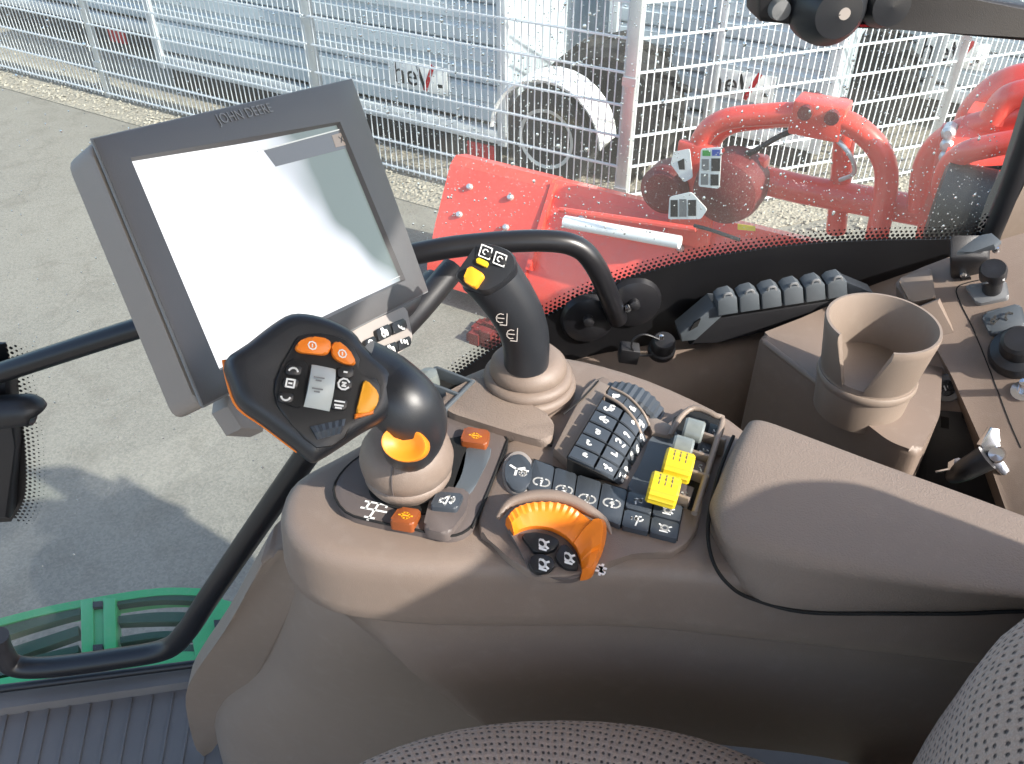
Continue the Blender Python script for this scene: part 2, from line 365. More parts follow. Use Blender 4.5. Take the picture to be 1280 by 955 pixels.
for i in range(5): mesh_fence(FC - RV * (2.5 * (i + 1)) + RV * .02, RV, 'galvanised mesh fence panel on the trailer row side, ' + LP[i])
RPn = ['galvanised mesh fence panel behind the red mower arch, starting at the corner post', 'galvanised mesh fence panel behind the second red implement', 'galvanised mesh fence panel beyond the second red implement']
for i in range(3): mesh_fence(FC + RF * (2.5 * i + .02), RF, RPn[i])
fence_post(FC, 'galvanised fence post at the fence corner behind the red mower housing', .036)
for i in range(4): fence_post(FC - RV * 2.5 * (i + 1) + QV * .03, 'galvanised fence post %s on the trailer row side' % ['one panel from the corner', 'two panels from the corner', 'three panels from the corner', 'four panels from the corner'][i])
for i in range(2): fence_post(FC + RF * 2.5 * (i + 1) + QV * .03, 'galvanised fence post %s' % ['between the mower arch and the second red implement', 'beyond the second red implement'][i])

# ---------------------------------------------------------------- trailers behind the fence
def trailer(name, base, d, ln, label, sign_s, z0=.62, nb=6, wheel_s=None, reds=(), group='livestock trailers behind the fence'):
    """base: lower near corner on the ground, d along its side; boards stacked up"""
    n = d.cross(UP)                       # towards the viewer
    if n.dot(C0 - base) < 0: n = -n
    t = thing(name, label, 'trailer', base, group)
    bh = .27
    for j in range(nb):
        z = z0 + .06 + j * bh
        pts = [base + UP * (z + a) + n * b for a, b in ((.0, 0), (.02, .03), (.10, .035), (.12, .012), (.14, .012), (.16, .035), (.24, .03), (.262, 0))]
        pts2 = [p - n * .05 for p in (pts[-1], pts[0])]
        ring = pts + pts2
        loft('side_board', [[p + d * s for p in ring] for s in (0, ln)], m_trail, t, smooth=20)
    for s in (0, ln * .5, ln): box('upright', base + d * s + UP * (z0 + nb * bh / 2) + n * .03, d * .035, n * .03, UP * (nb * bh / 2 + .08), m_trail2, t, .006)
    box('body', base + d * ln / 2 - n * .95 + UP * (z0 + nb * bh / 2 + .03), d * ln / 2 * .99, n * .88, UP * (nb * bh / 2), m_trail, t)
    box('chassis_rail', base + d * ln / 2 + UP * (z0 - .02) + n * .015, d * ln / 2, n * .04, UP * .05, m_trail2, t, .006)
    box('side_guard', base + d * ln / 2 + UP * (z0 - .17) - n * .01, d * ln / 2 * .97, n * .02, UP * .075, m_black, t, .004)
    for s in reds: box('red_reflector', base + d * s + UP * (z0 - .17) + n * .018, d * .12, n * .012, UP * .06, m_redl, t, .004)
    box('under_frame', base + d * ln / 2 - n * .7 + UP * .33, d * ln / 2 * .9, n * .35, UP * .1, m_black, t)
    if sign_s is not None:
        c = base + d * sign_s + UP * (z0 + .30) + n * .042
        sg = box('sign_plate', c, d * .26, n * .004, UP * .10, m_decal, t, .003)
        dd = d if d.dot(CR) > 0 else -d
        text('sign_letters', 'he', c + n * .006 - dd * .11, dd, UP, .23, m_black, sg, .001)
        strokes('sign_mark', c + n * .007 + dd * .075, dd, UP, .17, [[(-.4, .42), (-.08, -.45)]], m_black, sg, .16)
        strokes('sign_mark', c + n * .007 + dd * .075, dd, UP, .17, [[(-.05, -.45), (.38, .55)]], m_redl, sg, .2)
        strokes('sign_dot', c + n * .007 + dd * .20, dd, UP, .1, [[(-.1, -.35), (.1, -.35)]], m_black, sg, .25)
    if wheel_s is not None:
        c = base + d * wheel_s + UP * .36 - n * .06
        x, y, z = basis(n, d)
        wh = lathe('wheel', [(.12, -.12), (.30, -.12), (.345, -.08), (.36, 0), (.345, .08), (.30, .10), (.22, .10)], c, m_tyre, t, n, 40)
        lathe('rim', [(.21, .06), (.215, .105), (.19, .10), (.12, .07), (.05, .09), (.0, .09)], c, m_steel, wh, n, 32)
        rings = []
        for k in range(15):
            a = RAD(5 + 170 * k / 14); rr = .44
            o = c + (x * math.cos(a) * (1 if x.dot(d) else 1) + UP * math.sin(a)) * rr; o2 = c + (x * math.cos(a) + UP * math.sin(a)) * (rr - .02)
            rings.append([o - n * .12, o + n * .12, o + n * .135 - UP * .02, o2 + n * .12 - UP * .02, o2 - n * .12])
        loft('mudguard', rings, m_whitep, t, smooth=50)
    return t
GT = 'livestock trailers behind the fence'
trailer('livestock_trailer', FC + QV * .40 - RV * 4.6, RV, 3.5, 'pale galvanised trailer with lettered plate and red reflectors behind the display', 2.78, z0=.32, reds=(2.05, 3.3), wheel_s=3.85, nb=7)
trailer('livestock_trailer', FC + QV * .95 - RV * 10.2, RV, 4.9, 'long plain galvanised trailer behind the mesh fence, far from the corner post', None, z0=.35, reds=(.5, 4.3), nb=7)
trailer('livestock_trailer', Vector((1.64, 6.15, 0)) - RV * 1.0, RV, 1.62, 'galvanised trailer with lettered plate behind the red mower arch', 1.0, z0=.32, reds=(.2,), nb=7)
trailer('livestock_trailer', Vector((3.46, 6.9, 0)) - RV * .98, RV, 1.8, 'galvanised trailer with lettered plate behind the second red implement', .98, z0=.32, reds=(.15,), nb=7)

def big_wheel(p, ax, r, label):
    t = thing('machine_wheel', label, 'wheel', p, 'dark wheels behind the fence')
    c_ = p + UP * r
    ty = lathe('tyre', [(r * .55, -.16), (r * .86, -.2), (r * .97, -.16), (r, 0), (r * .97, .16), (r * .86, .2), (r * .55, .16)], c_, m_tyre, t, ax, 40)
    lathe('rim', [(r * .56, .13), (r * .5, .1), (r * .2, .04), (r * .18, .1), (0, .1)], c_, m_steel, t, ax, 28)
    x, y, z = basis(ax, UP)
    for k in range(22):
        a = 2 * math.pi * k / 22; d_ = x * math.cos(a) + y * math.sin(a); tt = ax.cross(d_)
        box('lug', c_ + d_ * (r + .012) + ax * (.08 if k % 2 else -.08), d_ * .022, (ax * .10 + tt * .05), (tt * .02), m_tyre, ty)
big_wheel(FC + QV * .85 - RV * .45, -QV, .48, 'dark lugged wheel behind the fence corner post')
big_wheel(Vector((2.74, 6.75, 0)), -QV, .42, 'dark lugged wheel between the two lettered trailers behind the mower')

# ---------------------------------------------------------------- red flail mower
MA = H(572, 195, 1.95); MA0 = Vector((MA.x, MA.y, 0)); MZ = MA.z
mow = thing('flail_mower', 'red flail mower with arched tube frame standing before the mesh fence', 'mower', MA0)
def MP(u, v, off=0): return PL(u, v, MA - QV * off, QV)            # on the mower's frame plane, off metres towards the tractor
NV = -QV
prof = [(-.25, MZ - .22), (-.10, MZ - .03), (0, MZ), (.06, MZ - .03), (.24, MZ - .32), (.34, MZ - .52), (.36, .12), (.28, .08), (-.2, .1), (-.3, .3)]
def hood(s0, s1, dz=0, dn=0): return [[MA0 + RV * s + NV * (a + dn) + UP * (z + dz) for a, z in prof] for s in (s0, s1)]
loft('housing', hood(.62, 3.3), m_red, mow, smooth=25)
loft('side_cover', hood(0, .62, .012, .015), m_red, mow, smooth=25)
nn = (NV * .29 + UP * .18).normalized()
for s, t_ in ((.16, .25), (.42, .25), (.14, .72), (.44, .72), (.85, .3), (1.1, .32), (1.4, .35)):
    p = MA0 + RV * s + NV * (.075 + .18 * t_) + UP * (MZ - .03 - .29 * t_)
    lathe('bolt', [(.018, -.02), (.018, .012), (.012, .02), (0, .02)], p + nn * .012, m_steel, mow, nn, 8)
box('rib_plate', MA0 + RV * .64 + NV * .17 + UP * (MZ - .2), RV * .012, (NV * .18 + UP * -.26) * .75, nn * .035, m_red, mow)
tube('hydraulic_ram', [MP(706, 277, .30), MP(850, 303, .30)], .032, m_whitep, mow, 18, 1)  # the ram's bright highlight is put in as white paint
tube('ram_rod', [MP(700, 262, .26), MP(870, 286, .26)], .014, m_red, mow, 10, 1)
tube('arch_tube', [MP(868, 262, .10), MP(868, 215, .10), MP(878, 172, .10), MP(905, 150, .10), MP(960, 143, .10), MP(1020, 143, .10), MP(1068, 158, .10), MP(1100, 190, .10), MP(1108, 230, .10), MP(1095, 300, .14)], .048, m_red, mow, 18)
tube('arch_tube', [MP(880, 225, -.08), MP(890, 180, -.08), MP(912, 158, -.08), MP(960, 150, -.08), MP(1010, 146, .04)], .04, m_red, mow, 14)
tube('cross_tube', [MP(925, 218, .02), MP(1000, 236, .02), MP(1175, 268, .02)], .066, m_red, mow, 22, 1)
tube('upright', [MP(1056, 165, .0), MP(1050, 235, .0), MP(1045, 290, 0)], .045, m_red, mow, 12, 1)
box('top_bracket', MP(1025, 146, .08), RV * .11, NV * .07, UP * .075, m_red, mow, .015)
for s in (-.05, .06): lathe('pin', [(.03, -.1), (.03, .1)], MP(1025, 150, .08) + RV * s + UP * .05, m_redd, mow, NV, 12)
box('bracket', MP(930, 215, .06), RV * .10, NV * .05, UP * .09, m_red, mow, .02)
lathe('gearbox_disc', [(.0, .09), (.10, .09), (.145, .06), (.16, 0), (.16, -.12)], MP(910, 236, .18), m_redd, mow, NV, 28)
lathe('gearbox_disc', [(.0, .06), (.09, .06), (.12, .03), (.12, -.08)], MP(833, 235, .14), m_redd, mow, NV, 28)
box('frame_plate', MP(868, 245, .13), RV * .11, NV * .02, UP * .26, m_red, mow, .015)
def decal(name, quad, off, extra):
    pts = [MP(u, v, off) for u, v in quad]; o = slab(name, pts, .004, m_decal, mow, rnd=.012); return o
dc = decal('decal', [(842, 190), (862, 186), (866, 222), (855, 228), (838, 205)], .20, 0)
slab('decal_print', [MP(u, v, .203) for u, v in ((847, 202), (855, 198), (856, 212), (849, 212))], .001, m_black, dc)
dc = decal('decal', [(876, 186), (902, 184), (899, 236), (873, 233)], .36, 0)
for q, mm in (((878, 188, 888, 195), m_greenp), ((890, 187, 900, 195), m_blue), ((877, 199, 886, 213), m_grey), ((889, 198, 900, 214), m_black), ((876, 217, 885, 231), m_grey), ((888, 218, 898, 232), m_black)):
    slab('decal_print', [MP(a, b, .363) for a, b in ((q[0], q[1]), (q[2], q[1]), (q[2], q[3]), (q[0], q[3]))], .001, mm, dc)
dc = decal('decal', [(837, 246), (864, 240), (884, 262), (876, 274), (835, 274)], .38, 0)
for q, mm in (((838, 250, 847, 271), m_black), ((849, 249, 858, 271), m_grey), ((860, 250, 870, 270), m_black)):
    slab('decal_print', [MP(a, b, .383) for a, b in ((q[0], q[1]), (q[2], q[1]), (q[2], q[3]), (q[0], q[3]))], .001, mm, dc)
slab('decal', [MP(u, v, .42) for u, v in ((922, 280), (944, 283), (944, 289), (922, 287))], .003, m_yellow, mow)
tube('hose', [MP(905, 200, .05), MP(940, 190, .12), MP(975, 170, .1), MP(1010, 158, .06)], .013, m_black, mow, 8)
tube('hose', [MP(1035, 165, .1), MP(1060, 190, .15), MP(1068, 215, .12), MP(1050, 225, .08)], .010, m_steel, mow, 8)
tube('hose', [MP(868, 282, .4), MP(890, 288, .42), MP(925, 300, .42)], .009, m_black, mow, 8)
bm = bmesh.new()
for i in range(140):
    p = MA0 + RV * random.uniform(.4, 1.4) + NV * random.uniform(.40, .62); h_ = random.uniform(.02, .10)
    box_bm(bm, p + UP * h_ * .5, RV * .03, NV * .02, UP * h_ * .5)
mk('flail_debris', bm, m_redd, mow, 0, kind='stuff')

m2 = thing('red_implement', 'second red implement with curved hood and black end roller beside the mower', 'implement', Vector((MP(1220, 300).x, MP(1220, 300).y, 0)))
c = MP(1262, 240, .0)
rings = []
for k in range(13):
    a = RAD(-25 + 175 * k / 12); rr = .36
    dd_ = UP * math.sin(a) + NV * math.cos(a); o = c + dd_ * rr
    rings.append([o - RV * (.22 + .06 * math.cos(a)), o + RV * .9, o + RV * .9 - dd_ * .03, o - RV * (.22 + .06 * math.cos(a)) - dd_ * .03])
loft('hood', rings, m_red, m2, smooth=50)
loft('housing', [[c + RV * s + NV * a + UP * z for a, z in ((.28, -.1), (.40, -.32), (.38, -.62), (-.2, -.62), (-.2, .05))] for s in (-.22, .9)], m_red, m2, smooth=25)
tube('frame_tube', [MP(1150, 262, .1), MP(1155, 215, .1), MP(1172, 182, .12), MP(1210, 160, .15), MP(1290, 140, .2)], .05, m_red, m2, 16)
tube('frame_tube', [MP(1178, 290, .25), MP(1180, 225, .35), MP(1200, 195, .42), MP(1240, 182, .44), MP(1300, 172, .44)], .042, m_red, m2, 16)
tube('top_tube', [MP(1212, 165, .0), MP(1222, 140, .0), MP(1245, 116, .0), MP(1270, 104, .0), MP(1310, 98, .0)], .07, m_red, m2, 18)
tube('top_tube', [MP(1240, 150, .2), MP(1262, 122, .2), MP(1310, 112, .2)], .05, m_red, m2, 16)
for v in (165, 180, 195, 210, 226): lathe('bolt', [(.026, -.05), (.026, .02), (.016, .03), (0, .03)], MP(1186 - (v - 165) * .10, v, .24), m_steel, m2, NV, 8)
slab('flange', [MP(u, v, .22) for u, v in ((1176, 160), (1190, 158), (1186, 235), (1176, 300), (1152, 300), (1160, 240))], .06, m_red, m2, .01)
lathe('end_roller', [(.0, .09), (.13, .09), (.15, .07), (.15, -.09), (.13, -.10), (0, -.10)], MP(1204, 258, .46), m_black, m2, RV, 30)
slab('lettering_strip', [MP(u, v, .385) for u, v in ((1200, 210), (1272, 206), (1272, 211), (1200, 216))], .004, m_black, m2)

# ---------------------------------------------------------------- tractor's green step, seen below the window
SH = 1.72
st = thing('access_step', 'green metal access step with dark grip strips below the window', 'step', H(150, 830, SH) - UP * .2)
def band(px0, px1, name, mat, wd, h=SH, k=10):
    top = catmull(HS(px0, h), k, False); bot = catmull(HS(px1, h), k, False)
    bm = bmesh.new(); slab_bm(bm, top + bot[::-1], wd); mk(name, bm, mat, st, 40)
band([(-60, 803), (30, 776), (100, 760)], [(-60, 819), (30, 788), (100, 768)], 'grip_strip', m_greend, .02)
band([(-60, 833), (30, 804), (98, 782)], [(-60, 849), (30, 818), (98, 794)], 'grip_strip', m_greend, .02)
band([(-60, 858), (30, 824), (98, 806)], [(-60, 868), (30, 834), (98, 815)], 'grip_strip', m_greend, .02)
band([(148, 748), (200, 741), (262, 744)], [(146, 756), (200, 750), (262, 752)], 'grip_strip', m_greend, .02)
band([(148, 770), (200, 765), (258, 766)], [(148, 779), (200, 777), (258, 777)], 'grip_strip', m_greend, .02)
band([(150, 796), (200, 789), (256, 790)], [(150, 804), (200, 797), (254, 798)], 'grip_strip', m_greend, .02)
band([(150, 812), (200, 805), (252, 806)], [(150, 824), (200, 818), (248, 819)], 'grip_strip', m_greend, .02)
for q in ([(-70, 792), (30, 765), (100, 750), (200, 735), (275, 737)],): band(q, [(a, b + 9) for a, b in q], 'edge_rail', m_green, .05, SH - .002)
q = [(-70, 862), (30, 842), (100, 825), (200, 815), (265, 815)]; band(q, [(a, b + 40) for a, b in q], 'edge_rail', m_green, .05, SH - .002)
for x in (100, 128):
    slab('cross_bar', HS([(x, 750 - (x - 100) * .1), (x + 16, 747), (x + 18, 840), (x + 2, 843)], SH - .012), .05, m_green, st, .004)
slab('cross_bar', HS([(112, 748), (132, 746), (134, 842), (114, 844)], SH - .004), .03, m_green, st, .003)
for v in (752, 806): slab('slot', HS([(116, v), (128, v - 1), (128, v + 6), (116, v + 7)], SH - .014), .01, m_black, st)
slab('side_plate', HS([(255, 742), (292, 752), (278, 800), (246, 835), (240, 800)], SH - .006), .06, m_green, st, .004)
slab('slot', HS([(267, 775), (279, 774), (280, 781), (268, 783)], SH - .02), .01, m_black, st)

# ---------------------------------------------------------------- the cab: unseen shading parts (roof, rear wall, fender), floor, window
WN = Vector((-.07, 1, 0)).normalized(); WD = Vector((1, .07, 0)).normalized()
FH = 1.31
roof = thing('unseen_cab_roof', 'unseen tractor cab roof with pale headliner, added to shade the cab', 'roof', (0, 0, CAMZ + .45))  # out of view, added to shade the interior and the ground
m_head = pm('unseen_headliner', (.72, .70, .67), .9, .05, 8)  # kept pale to bounce light into the cab
slab('unseen_headliner', [Vector((x, y, CAMZ + .45)) for x, y in ((-1.0, -.95), (.86, -.95), (.86, .97), (-1.0, .90))], .02, m_head, roof, n=-UP, rnd=.15)
slab('unseen_roof_shell', [Vector((x, y, CAMZ + .62)) for x, y in ((-1.02, -.97), (.88, -.97), (.88, .99), (-1.02, .92))], .145, m_green, roof, .04, n=UP, rnd=.16)
rw = thing('unseen_rear_wall', 'unseen tan lower rear wall of the cab, added to block sun', 'wall', (.9, 0, CAMZ - FH))  # out of view, added to keep low sun off the floor
slab('unseen_wall_panel', [Vector((.90, y, z)) for y, z in ((-.9, CAMZ - FH), (.96, CAMZ - FH), (.96, CAMZ - .35), (-.9, CAMZ - .35))], .03, m_tan, rw, .006)
fen = thing('unseen_rear_fender', 'unseen green tractor fender and rear wheel added to shadow the ground', 'fender', (1.5, .85, 0))  # out of view, added to cast the tractor's shadow on the ground
loft('fender', [[Vector((1.75 + math.cos(RAD(a)) * r, y, .98 + math.sin(RAD(a)) * r)) for r, y in ((1.05, .58), (1.05, 1.18), (1.01, 1.18), (1.01, .58))] for a in range(20, 200, 12)], m_green, fen, smooth=50)  # unseen fender, added to shadow the ground
lathe('light_stop_disc', [(.0, -.3), (1.03, -.3), (1.03, .15), (0, .15)], Vector((1.75, .88, .98)), m_green, fen, Vector((0, 1, 0)), 40)  # added disc that closes the fender gap so no light passes
lathe('wheel', [(.3, -.24), (.8, -.26), (.92, -.2), (.96, 0), (.92, .2), (.8, .26), (.3, .24)], Vector((1.75, .92, .97)), m_tyre, fen, Vector((0, 1, 0)), 48)  # unseen rear wheel, added to shadow the ground
floor = thing('cab_floor', 'dark ribbed rubber floor mat below the front window', 'floor mat', H(100, 900, FH))
slab('mat', [H(-200, 905, FH), H(-200, 1250, FH), H(1700, 1250, FH), H(1700, 850, FH), H(250, 846, FH), H(0, 884, FH)], .03, m_mat, floor)
for i in range(24):
    u = -70 + i * 26
    a = H(u, 878 + abs(u - 120) * .0 - (u - 120) * .13, FH - .003); b = H(u - 62 + i * 1.2, 1150, FH - .003)
    t = (b - a).normalized(); s = t.cross(UP) * .0022
    slab('rib', [a + s, b + s, b - s, a - s], .004, m_mat, floor, .001)
sill = thing('window_sill', 'dark grey sill strip along the low front window edge', 'window sill', H(100, 860, FH))
slab('sill_strip', [H(-200, 893, FH - .02), H(0, 864, FH - .02), H(260, 829, FH - .02), H(300, 826, FH - .02), H(300, 850, FH - .02), H(250, 850, FH - .02), H(0, 886, FH - .02), H(-200, 912, FH - .02)], .06, m_mat, sill, .006)
tube('seal', [H(-200, 888, FH - .03), H(0, 861, FH - .03), H(260, 828, FH - .03), H(300, 823, FH - .03)], .007, m_black, sill, 10, 1)

win = thing('side_window', 'rain-specked cab side window with black dotted edge band', 'window', WY(640, 440))
gl = slab('pane', [WY(-260, 860), WY(300, 826), WY(560, 480), WY(700, 392), WY(860, 330), WY(1000, 308), WY(1230, 296), WY(1268, 220), WY(1400, -240), WY(-500, -260)], .005, glass_mat(), win, n=-WN, smooth=0)
# black band along the lower edge
bt = [(540, 492), (600, 446), (690, 390), (770, 352), (860, 326), (940, 312), (1020, 303), (1100, 299), (1190, 297), (1228, 288), (1250, 262)]
bt3 = catmull([WY(u, v, -.004) for u, v in bt], 8, False)
bb = [(540, 530), (600, 500), (690, 470), (770, 455), (860, 440), (940, 425), (1020, 410), (1100, 395), (1190, 380), (1240, 360), (1290, 300)]
bb3 = catmull([WY(u, v, -.004) for u, v in bb], 8, False)
m_frit = pm('frit_black', (.006, .006, .007), .35, .2, 10)
bm = bmesh.new()
for i in range(len(bt3) - 1):
    q = [bm.verts.new(p) for p in (bt3[i], bt3[i + 1], bb3[i + 1], bb3[i])]; bm.faces.new(q)
bmesh.ops.remove_doubles(bm, verts=bm.verts, dist=1e-6)
r_ = bmesh.ops.extrude_face_region(bm, geom=list(bm.faces)); bmesh.ops.translate(bm, verts=[v for v in r_['geom'] if isinstance(v, bmesh.types.BMVert)], vec=-WN * .003)
bmesh.ops.recalc_face_normals(bm, faces=bm.faces)
mk('edge_band', bm, m_frit, win, 30)
def dots(path, inward, rows, name, sp=.0062):
    bm = bmesh.new(); d_ = 0; acc = [0]
    for a, b in zip(path, path[1:]): acc.append(acc[-1] + (b - a).length)
    N = int(acc[-1] / sp)
    for r in range(rows):
        rad = .0029 - r * .00055
        for i in range(N):
            s = (i + .5 * (r % 2)) * sp; j = max(k for k in range(len(acc)) if acc[k] <= s); j = min(j, len(path) - 2)
            t = (path[j + 1] - path[j]); tl = t.length; p = path[j] + t * ((s - acc[j]) / tl); t = t / tl
            up = t.cross(WN).normalized()
            if up.dot(inward) < 0: up = -up
            c = p + up * (.001 + r * sp * .8)
            vv = [bm.verts.new(c + (t * math.cos(k * math.pi / 3) + up * math.sin(k * math.pi / 3)) * rad - WN * .002) for k in range(6)]
            bm.faces.new(vv)
    mk(name, bm, m_frit, win, 0, kind='stuff')
dots(bt3, UP, 4, 'edge_dots')
# front pillar band with dots and a black latch
lp = [WY(6, 430, -.004), WY(22, 500, -.004), WY(30, 560, -.004), WY(30, 620, -.004), WY(14, 652, -.004)]
lp3 = catmull(lp, 8, False)
slab('edge_band', lp3 + [WY(-40, 655, -.004), WY(-80, 655, -.004), WY(-80, 430, -.004)], .004, m_frit, win, n=-WN, smooth=0)
dots(lp3, WD, 5, 'edge_dots', .0075)
lt = thing('window_latch', 'black window latch on the front pillar band', 'latch', WY(10, 640, -.02))
slab('latch_body', [WY(-40, 470, -.03), WY(12, 474, -.03), WY(18, 560, -.03), WY(12, 650, -.03), WY(-40, 650, -.03)], .025, m_black, lt, .006)
tube('latch_lever', [WY(-40, 517, -.06), WY(0, 515, -.06), WY(38, 512, -.06), WY(45, 514, -.06)], [.022, .021, .020, .014], m_black, lt, 16, 4)
# raindrops on the pane
bm = bmesh.new(); R = random.Random(11)
for i in range(6000):
    if i % 5: u, v = R.uniform(430, 1250), R.uniform(-5, 300)
    else: u, v = R.uniform(0, 620), R.uniform(0, 760)
    c = WY(u, v, .0); r = R.lognormvariate(-7.55, .5)
    z = [bm.verts.new(c + (WD * math.cos(k * math.pi / 3) + UP * math.sin(k * math.pi / 3) * 1.15) * r + WN * .0005) for k in range(6)]
    t = bm.verts.new(c + WN * r * .9)
    for k in range(6): bm.faces.new((z[k], z[(k + 1) % 6], t))
    bm.faces.new(z[::-1])
mk('raindrops', bm, drop_mat(), win, 180, kind='stuff')
# rear seal and pillar trim
rs = thing('rear_pillar', 'tan rear pillar trim with black window seal', 'pillar', WY(1280, 300, -.02))
tube('seal', [WY(1236, 300, -.01), WY(1250, 268, -.01), WY(1268, 222, -.01), WY(1300, 130, -.01), WY(1340, 0, -.01)], .012, m_black, rs, 10)
slab('pillar_trim', [WY(1250, 300, -.02), WY(1262, 268, -.02), WY(1280, 232, -.02), WY(1330, 80, -.02), WY(1500, 80, -.02), WY(1500, 420, -.02), WY(1240, 345, -.02)], .05, m_tan_light, rs, .01)
# top rail with lamp
tr = thing('window_top_rail', 'black rail with round fittings across the window top', 'rail', WY(1100, 20, -.06))
slab('rail', [WY(950, -60, -.06), WY(948, 22, -.06), WY(952, 28, -.06), WY(1010, 33, -.06), WY(1100, 36, -.06), WY(1290, 53, -.06), WY(1290, 8, -.06), WY(1120, -20, -.06)], .04, m_black, tr, .004)
lathe('screw_cap', [(.0, .008), (.009, .007), (.0105, 0), (.0105, -.01)], WY(974, 11, -.062), m_grey, tr, -WN, 20)
lathe('lamp_housing', [(.0, .03), (.022, .028), (.034, .01), (.036, -.01)], WY(1035, 8, -.066), m_blacksoft, tr, -WN, 28)
lathe('lamp_ring', [(.002, .004), (.0055, .004), (.0055, -.004)], WY(1054, 16, -.092), m_greykey, tr, -WN, 16)
lathe('lamp_housing', [(.0, .02), (.018, .018), (.024, 0)], WY(1105, 2, -.066), m_blacksoft, tr, -WN, 24)
for a in ((1080, 36), ): slab('red_seal', [WY(1075, 31, -.064), WY(1102, 30, -.064), WY(1102, 33, -.064), WY(1075, 34, -.064)], .002, m_redl, tr)

# grab bars
gb = thing('grab_bar', 'long black grab bar crossing the window behind the display', 'grab bar', WY(770, 395, -.04))
tube('bar', [WY(-60, 487, -.03), WY(0, 466, -.045), WY(170, 411, -.05), WY(350, 357, -.05), WY(520, 317, -.05), WY(600, 305, -.05), WY(680, 301, -.05), WY(722, 309, -.05), WY(745, 334, -.05), WY(762, 372, -.04), WY(772, 398, -.015)], .0125, m_tube, gb, 18)
for u, v in ((735, 398), (792, 378)):
    lathe('mount_plate', [(.0, .012), (.02, .011), (.032, .006), (.036, -.002)], WY(u, v, -.008), m_tube, gb, -WN, 26)
    lathe('bolt', [(.007, .0), (.007, .009), (.003, .011), (0, .011)], WY(u, v, -.018), m_black, gb, -WN, 10)
lathe('bolt', [(.004, .0), (.004, .006), (0, .007)], WY(784, 384, -.03), m_chrome, gb, -WN, 10)
g2 = thing('grab_bar', 'bent black handrail rising from the low front window to the console', 'grab bar', H(0, 830, 1.1))
def HB(u, v): return WY(u, v, -.03)
tube('rail', [HB(400, 545), HB(370, 588), HB(320, 660), HB(262, 745), HB(232, 790), HB(205, 812), HB(140, 824), HB(60, 834), HB(18, 832), HB(2, 815), HB(-4, 795)], .0175, m_tube, g2, 18)

# ---------------------------------------------------------------- monitor
ms = 1.2
MT = C0 + Vector((-.233, .4937, -.212)) * ms
ex = Vector((.428, .874, -.231)).normalized(); ey0 = Vector((-.38, .545, .747)); 
ez = ex.cross(ey0).normalized()
if ez.dot(C0 - MT) < 0: ez = -ez
ez = (ez + Vector((.778, -.232, .566)).normalized()).normalized()
ex = (ex - ez * ex.dot(ez)).normalized(); ey = ez.cross(ex)
def MN(u, v, off=0): return PL(u, v, MT + ez * off, ez)
mon = thing('touch_display', 'dark framed tablet-like touch display with white glare painted on its screen on the grab bar', 'display', MN(390, 430, -.05))
fo = [(118, 173), (441, 98), (536, 363), (256, 506)]
face = [MN(u, v, 0) for u, v in fo]
cen = sum(face, Vector()) / 4
back = [p + (cen - p) * .02 - ez * .034 for p in face]
slab('case', [p - ez * .006 for p in [q + (q - cen) * .012 for q in face]], .030, m_bezside, mon, .004, n=ez, rnd=.012)
slab('rear_case', [cen + (p - cen) * .86 - ez * .036 for p in face], .02, m_black, mon, .004, n=ez, rnd=.01)
scr = [(163, 197), (425, 152), (507, 350), (275, 463)]
sp = [MN(u, v) for u, v in scr]
fr_o = roundpoly(face, .010, 4); 
bm = bmesh.new()
def ringpts(poly, n=48):
    ang = []
    L = [0]
    P_ = poly + [poly[0]]
    return P_
N4 = 12
def sub(poly): 
    out = []
    for a, b in zip(poly, poly[1:] + poly[:1]):
        for k in range(N4): out.append(a + (b - a) * k / N4)
    return out
o_, i_ = sub(face), sub(sp)
lip = sub([p + (cen - p) * .022 for p in face])
i2 = [p + (cen - p).normalized() * .003 - ez * .004 for p in i_]
loft_bm(bm, [[p - ez * .005 for p in o_], [p - ez * .001 for p in o_], lip, [p + ez * .0 for p in i_], i2], cap=False)
bmesh.ops.recalc_face_normals(bm, faces=bm.faces)
mk('bezel', bm, m_bezel, mon, 25)
for k in (3,): 
    a, b = lip[3 * N4], lip[0]
tube('edge_trim', [face[3] - ez * .003, face[0] - ez * .003, face[1] - ez * .003, face[2] - ez * .003, face[3] - ez * .003], .0016, m_grey, mon, 8, 1)
def screen_glare_mat():  # sky reflection and its grey falloff put into the emission colour
    m = newmat('screen_glare'); n = m.node_tree.nodes; l = m.node_tree.links; b = n['Principled BSDF']
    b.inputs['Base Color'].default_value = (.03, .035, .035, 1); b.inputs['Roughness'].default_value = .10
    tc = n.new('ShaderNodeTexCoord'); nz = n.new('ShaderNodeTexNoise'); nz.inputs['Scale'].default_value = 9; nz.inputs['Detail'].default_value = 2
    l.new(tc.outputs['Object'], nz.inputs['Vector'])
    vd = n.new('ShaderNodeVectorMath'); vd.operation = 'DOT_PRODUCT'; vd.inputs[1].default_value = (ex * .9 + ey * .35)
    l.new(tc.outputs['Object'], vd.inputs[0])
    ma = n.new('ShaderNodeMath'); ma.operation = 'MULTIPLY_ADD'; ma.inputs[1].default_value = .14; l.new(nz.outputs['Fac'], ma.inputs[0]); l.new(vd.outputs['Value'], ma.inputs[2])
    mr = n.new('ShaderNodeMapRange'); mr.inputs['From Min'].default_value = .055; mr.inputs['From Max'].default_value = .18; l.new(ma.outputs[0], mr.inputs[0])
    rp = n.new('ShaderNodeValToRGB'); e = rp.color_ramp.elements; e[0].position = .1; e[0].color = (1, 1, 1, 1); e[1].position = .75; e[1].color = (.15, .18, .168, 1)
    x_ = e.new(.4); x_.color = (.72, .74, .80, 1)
    l.new(mr.outputs[0], rp.inputs[0]); l.new(rp.outputs[0], b.inputs['Emission Color']); b.inputs['Emission Strength'].default_value = .52; return m
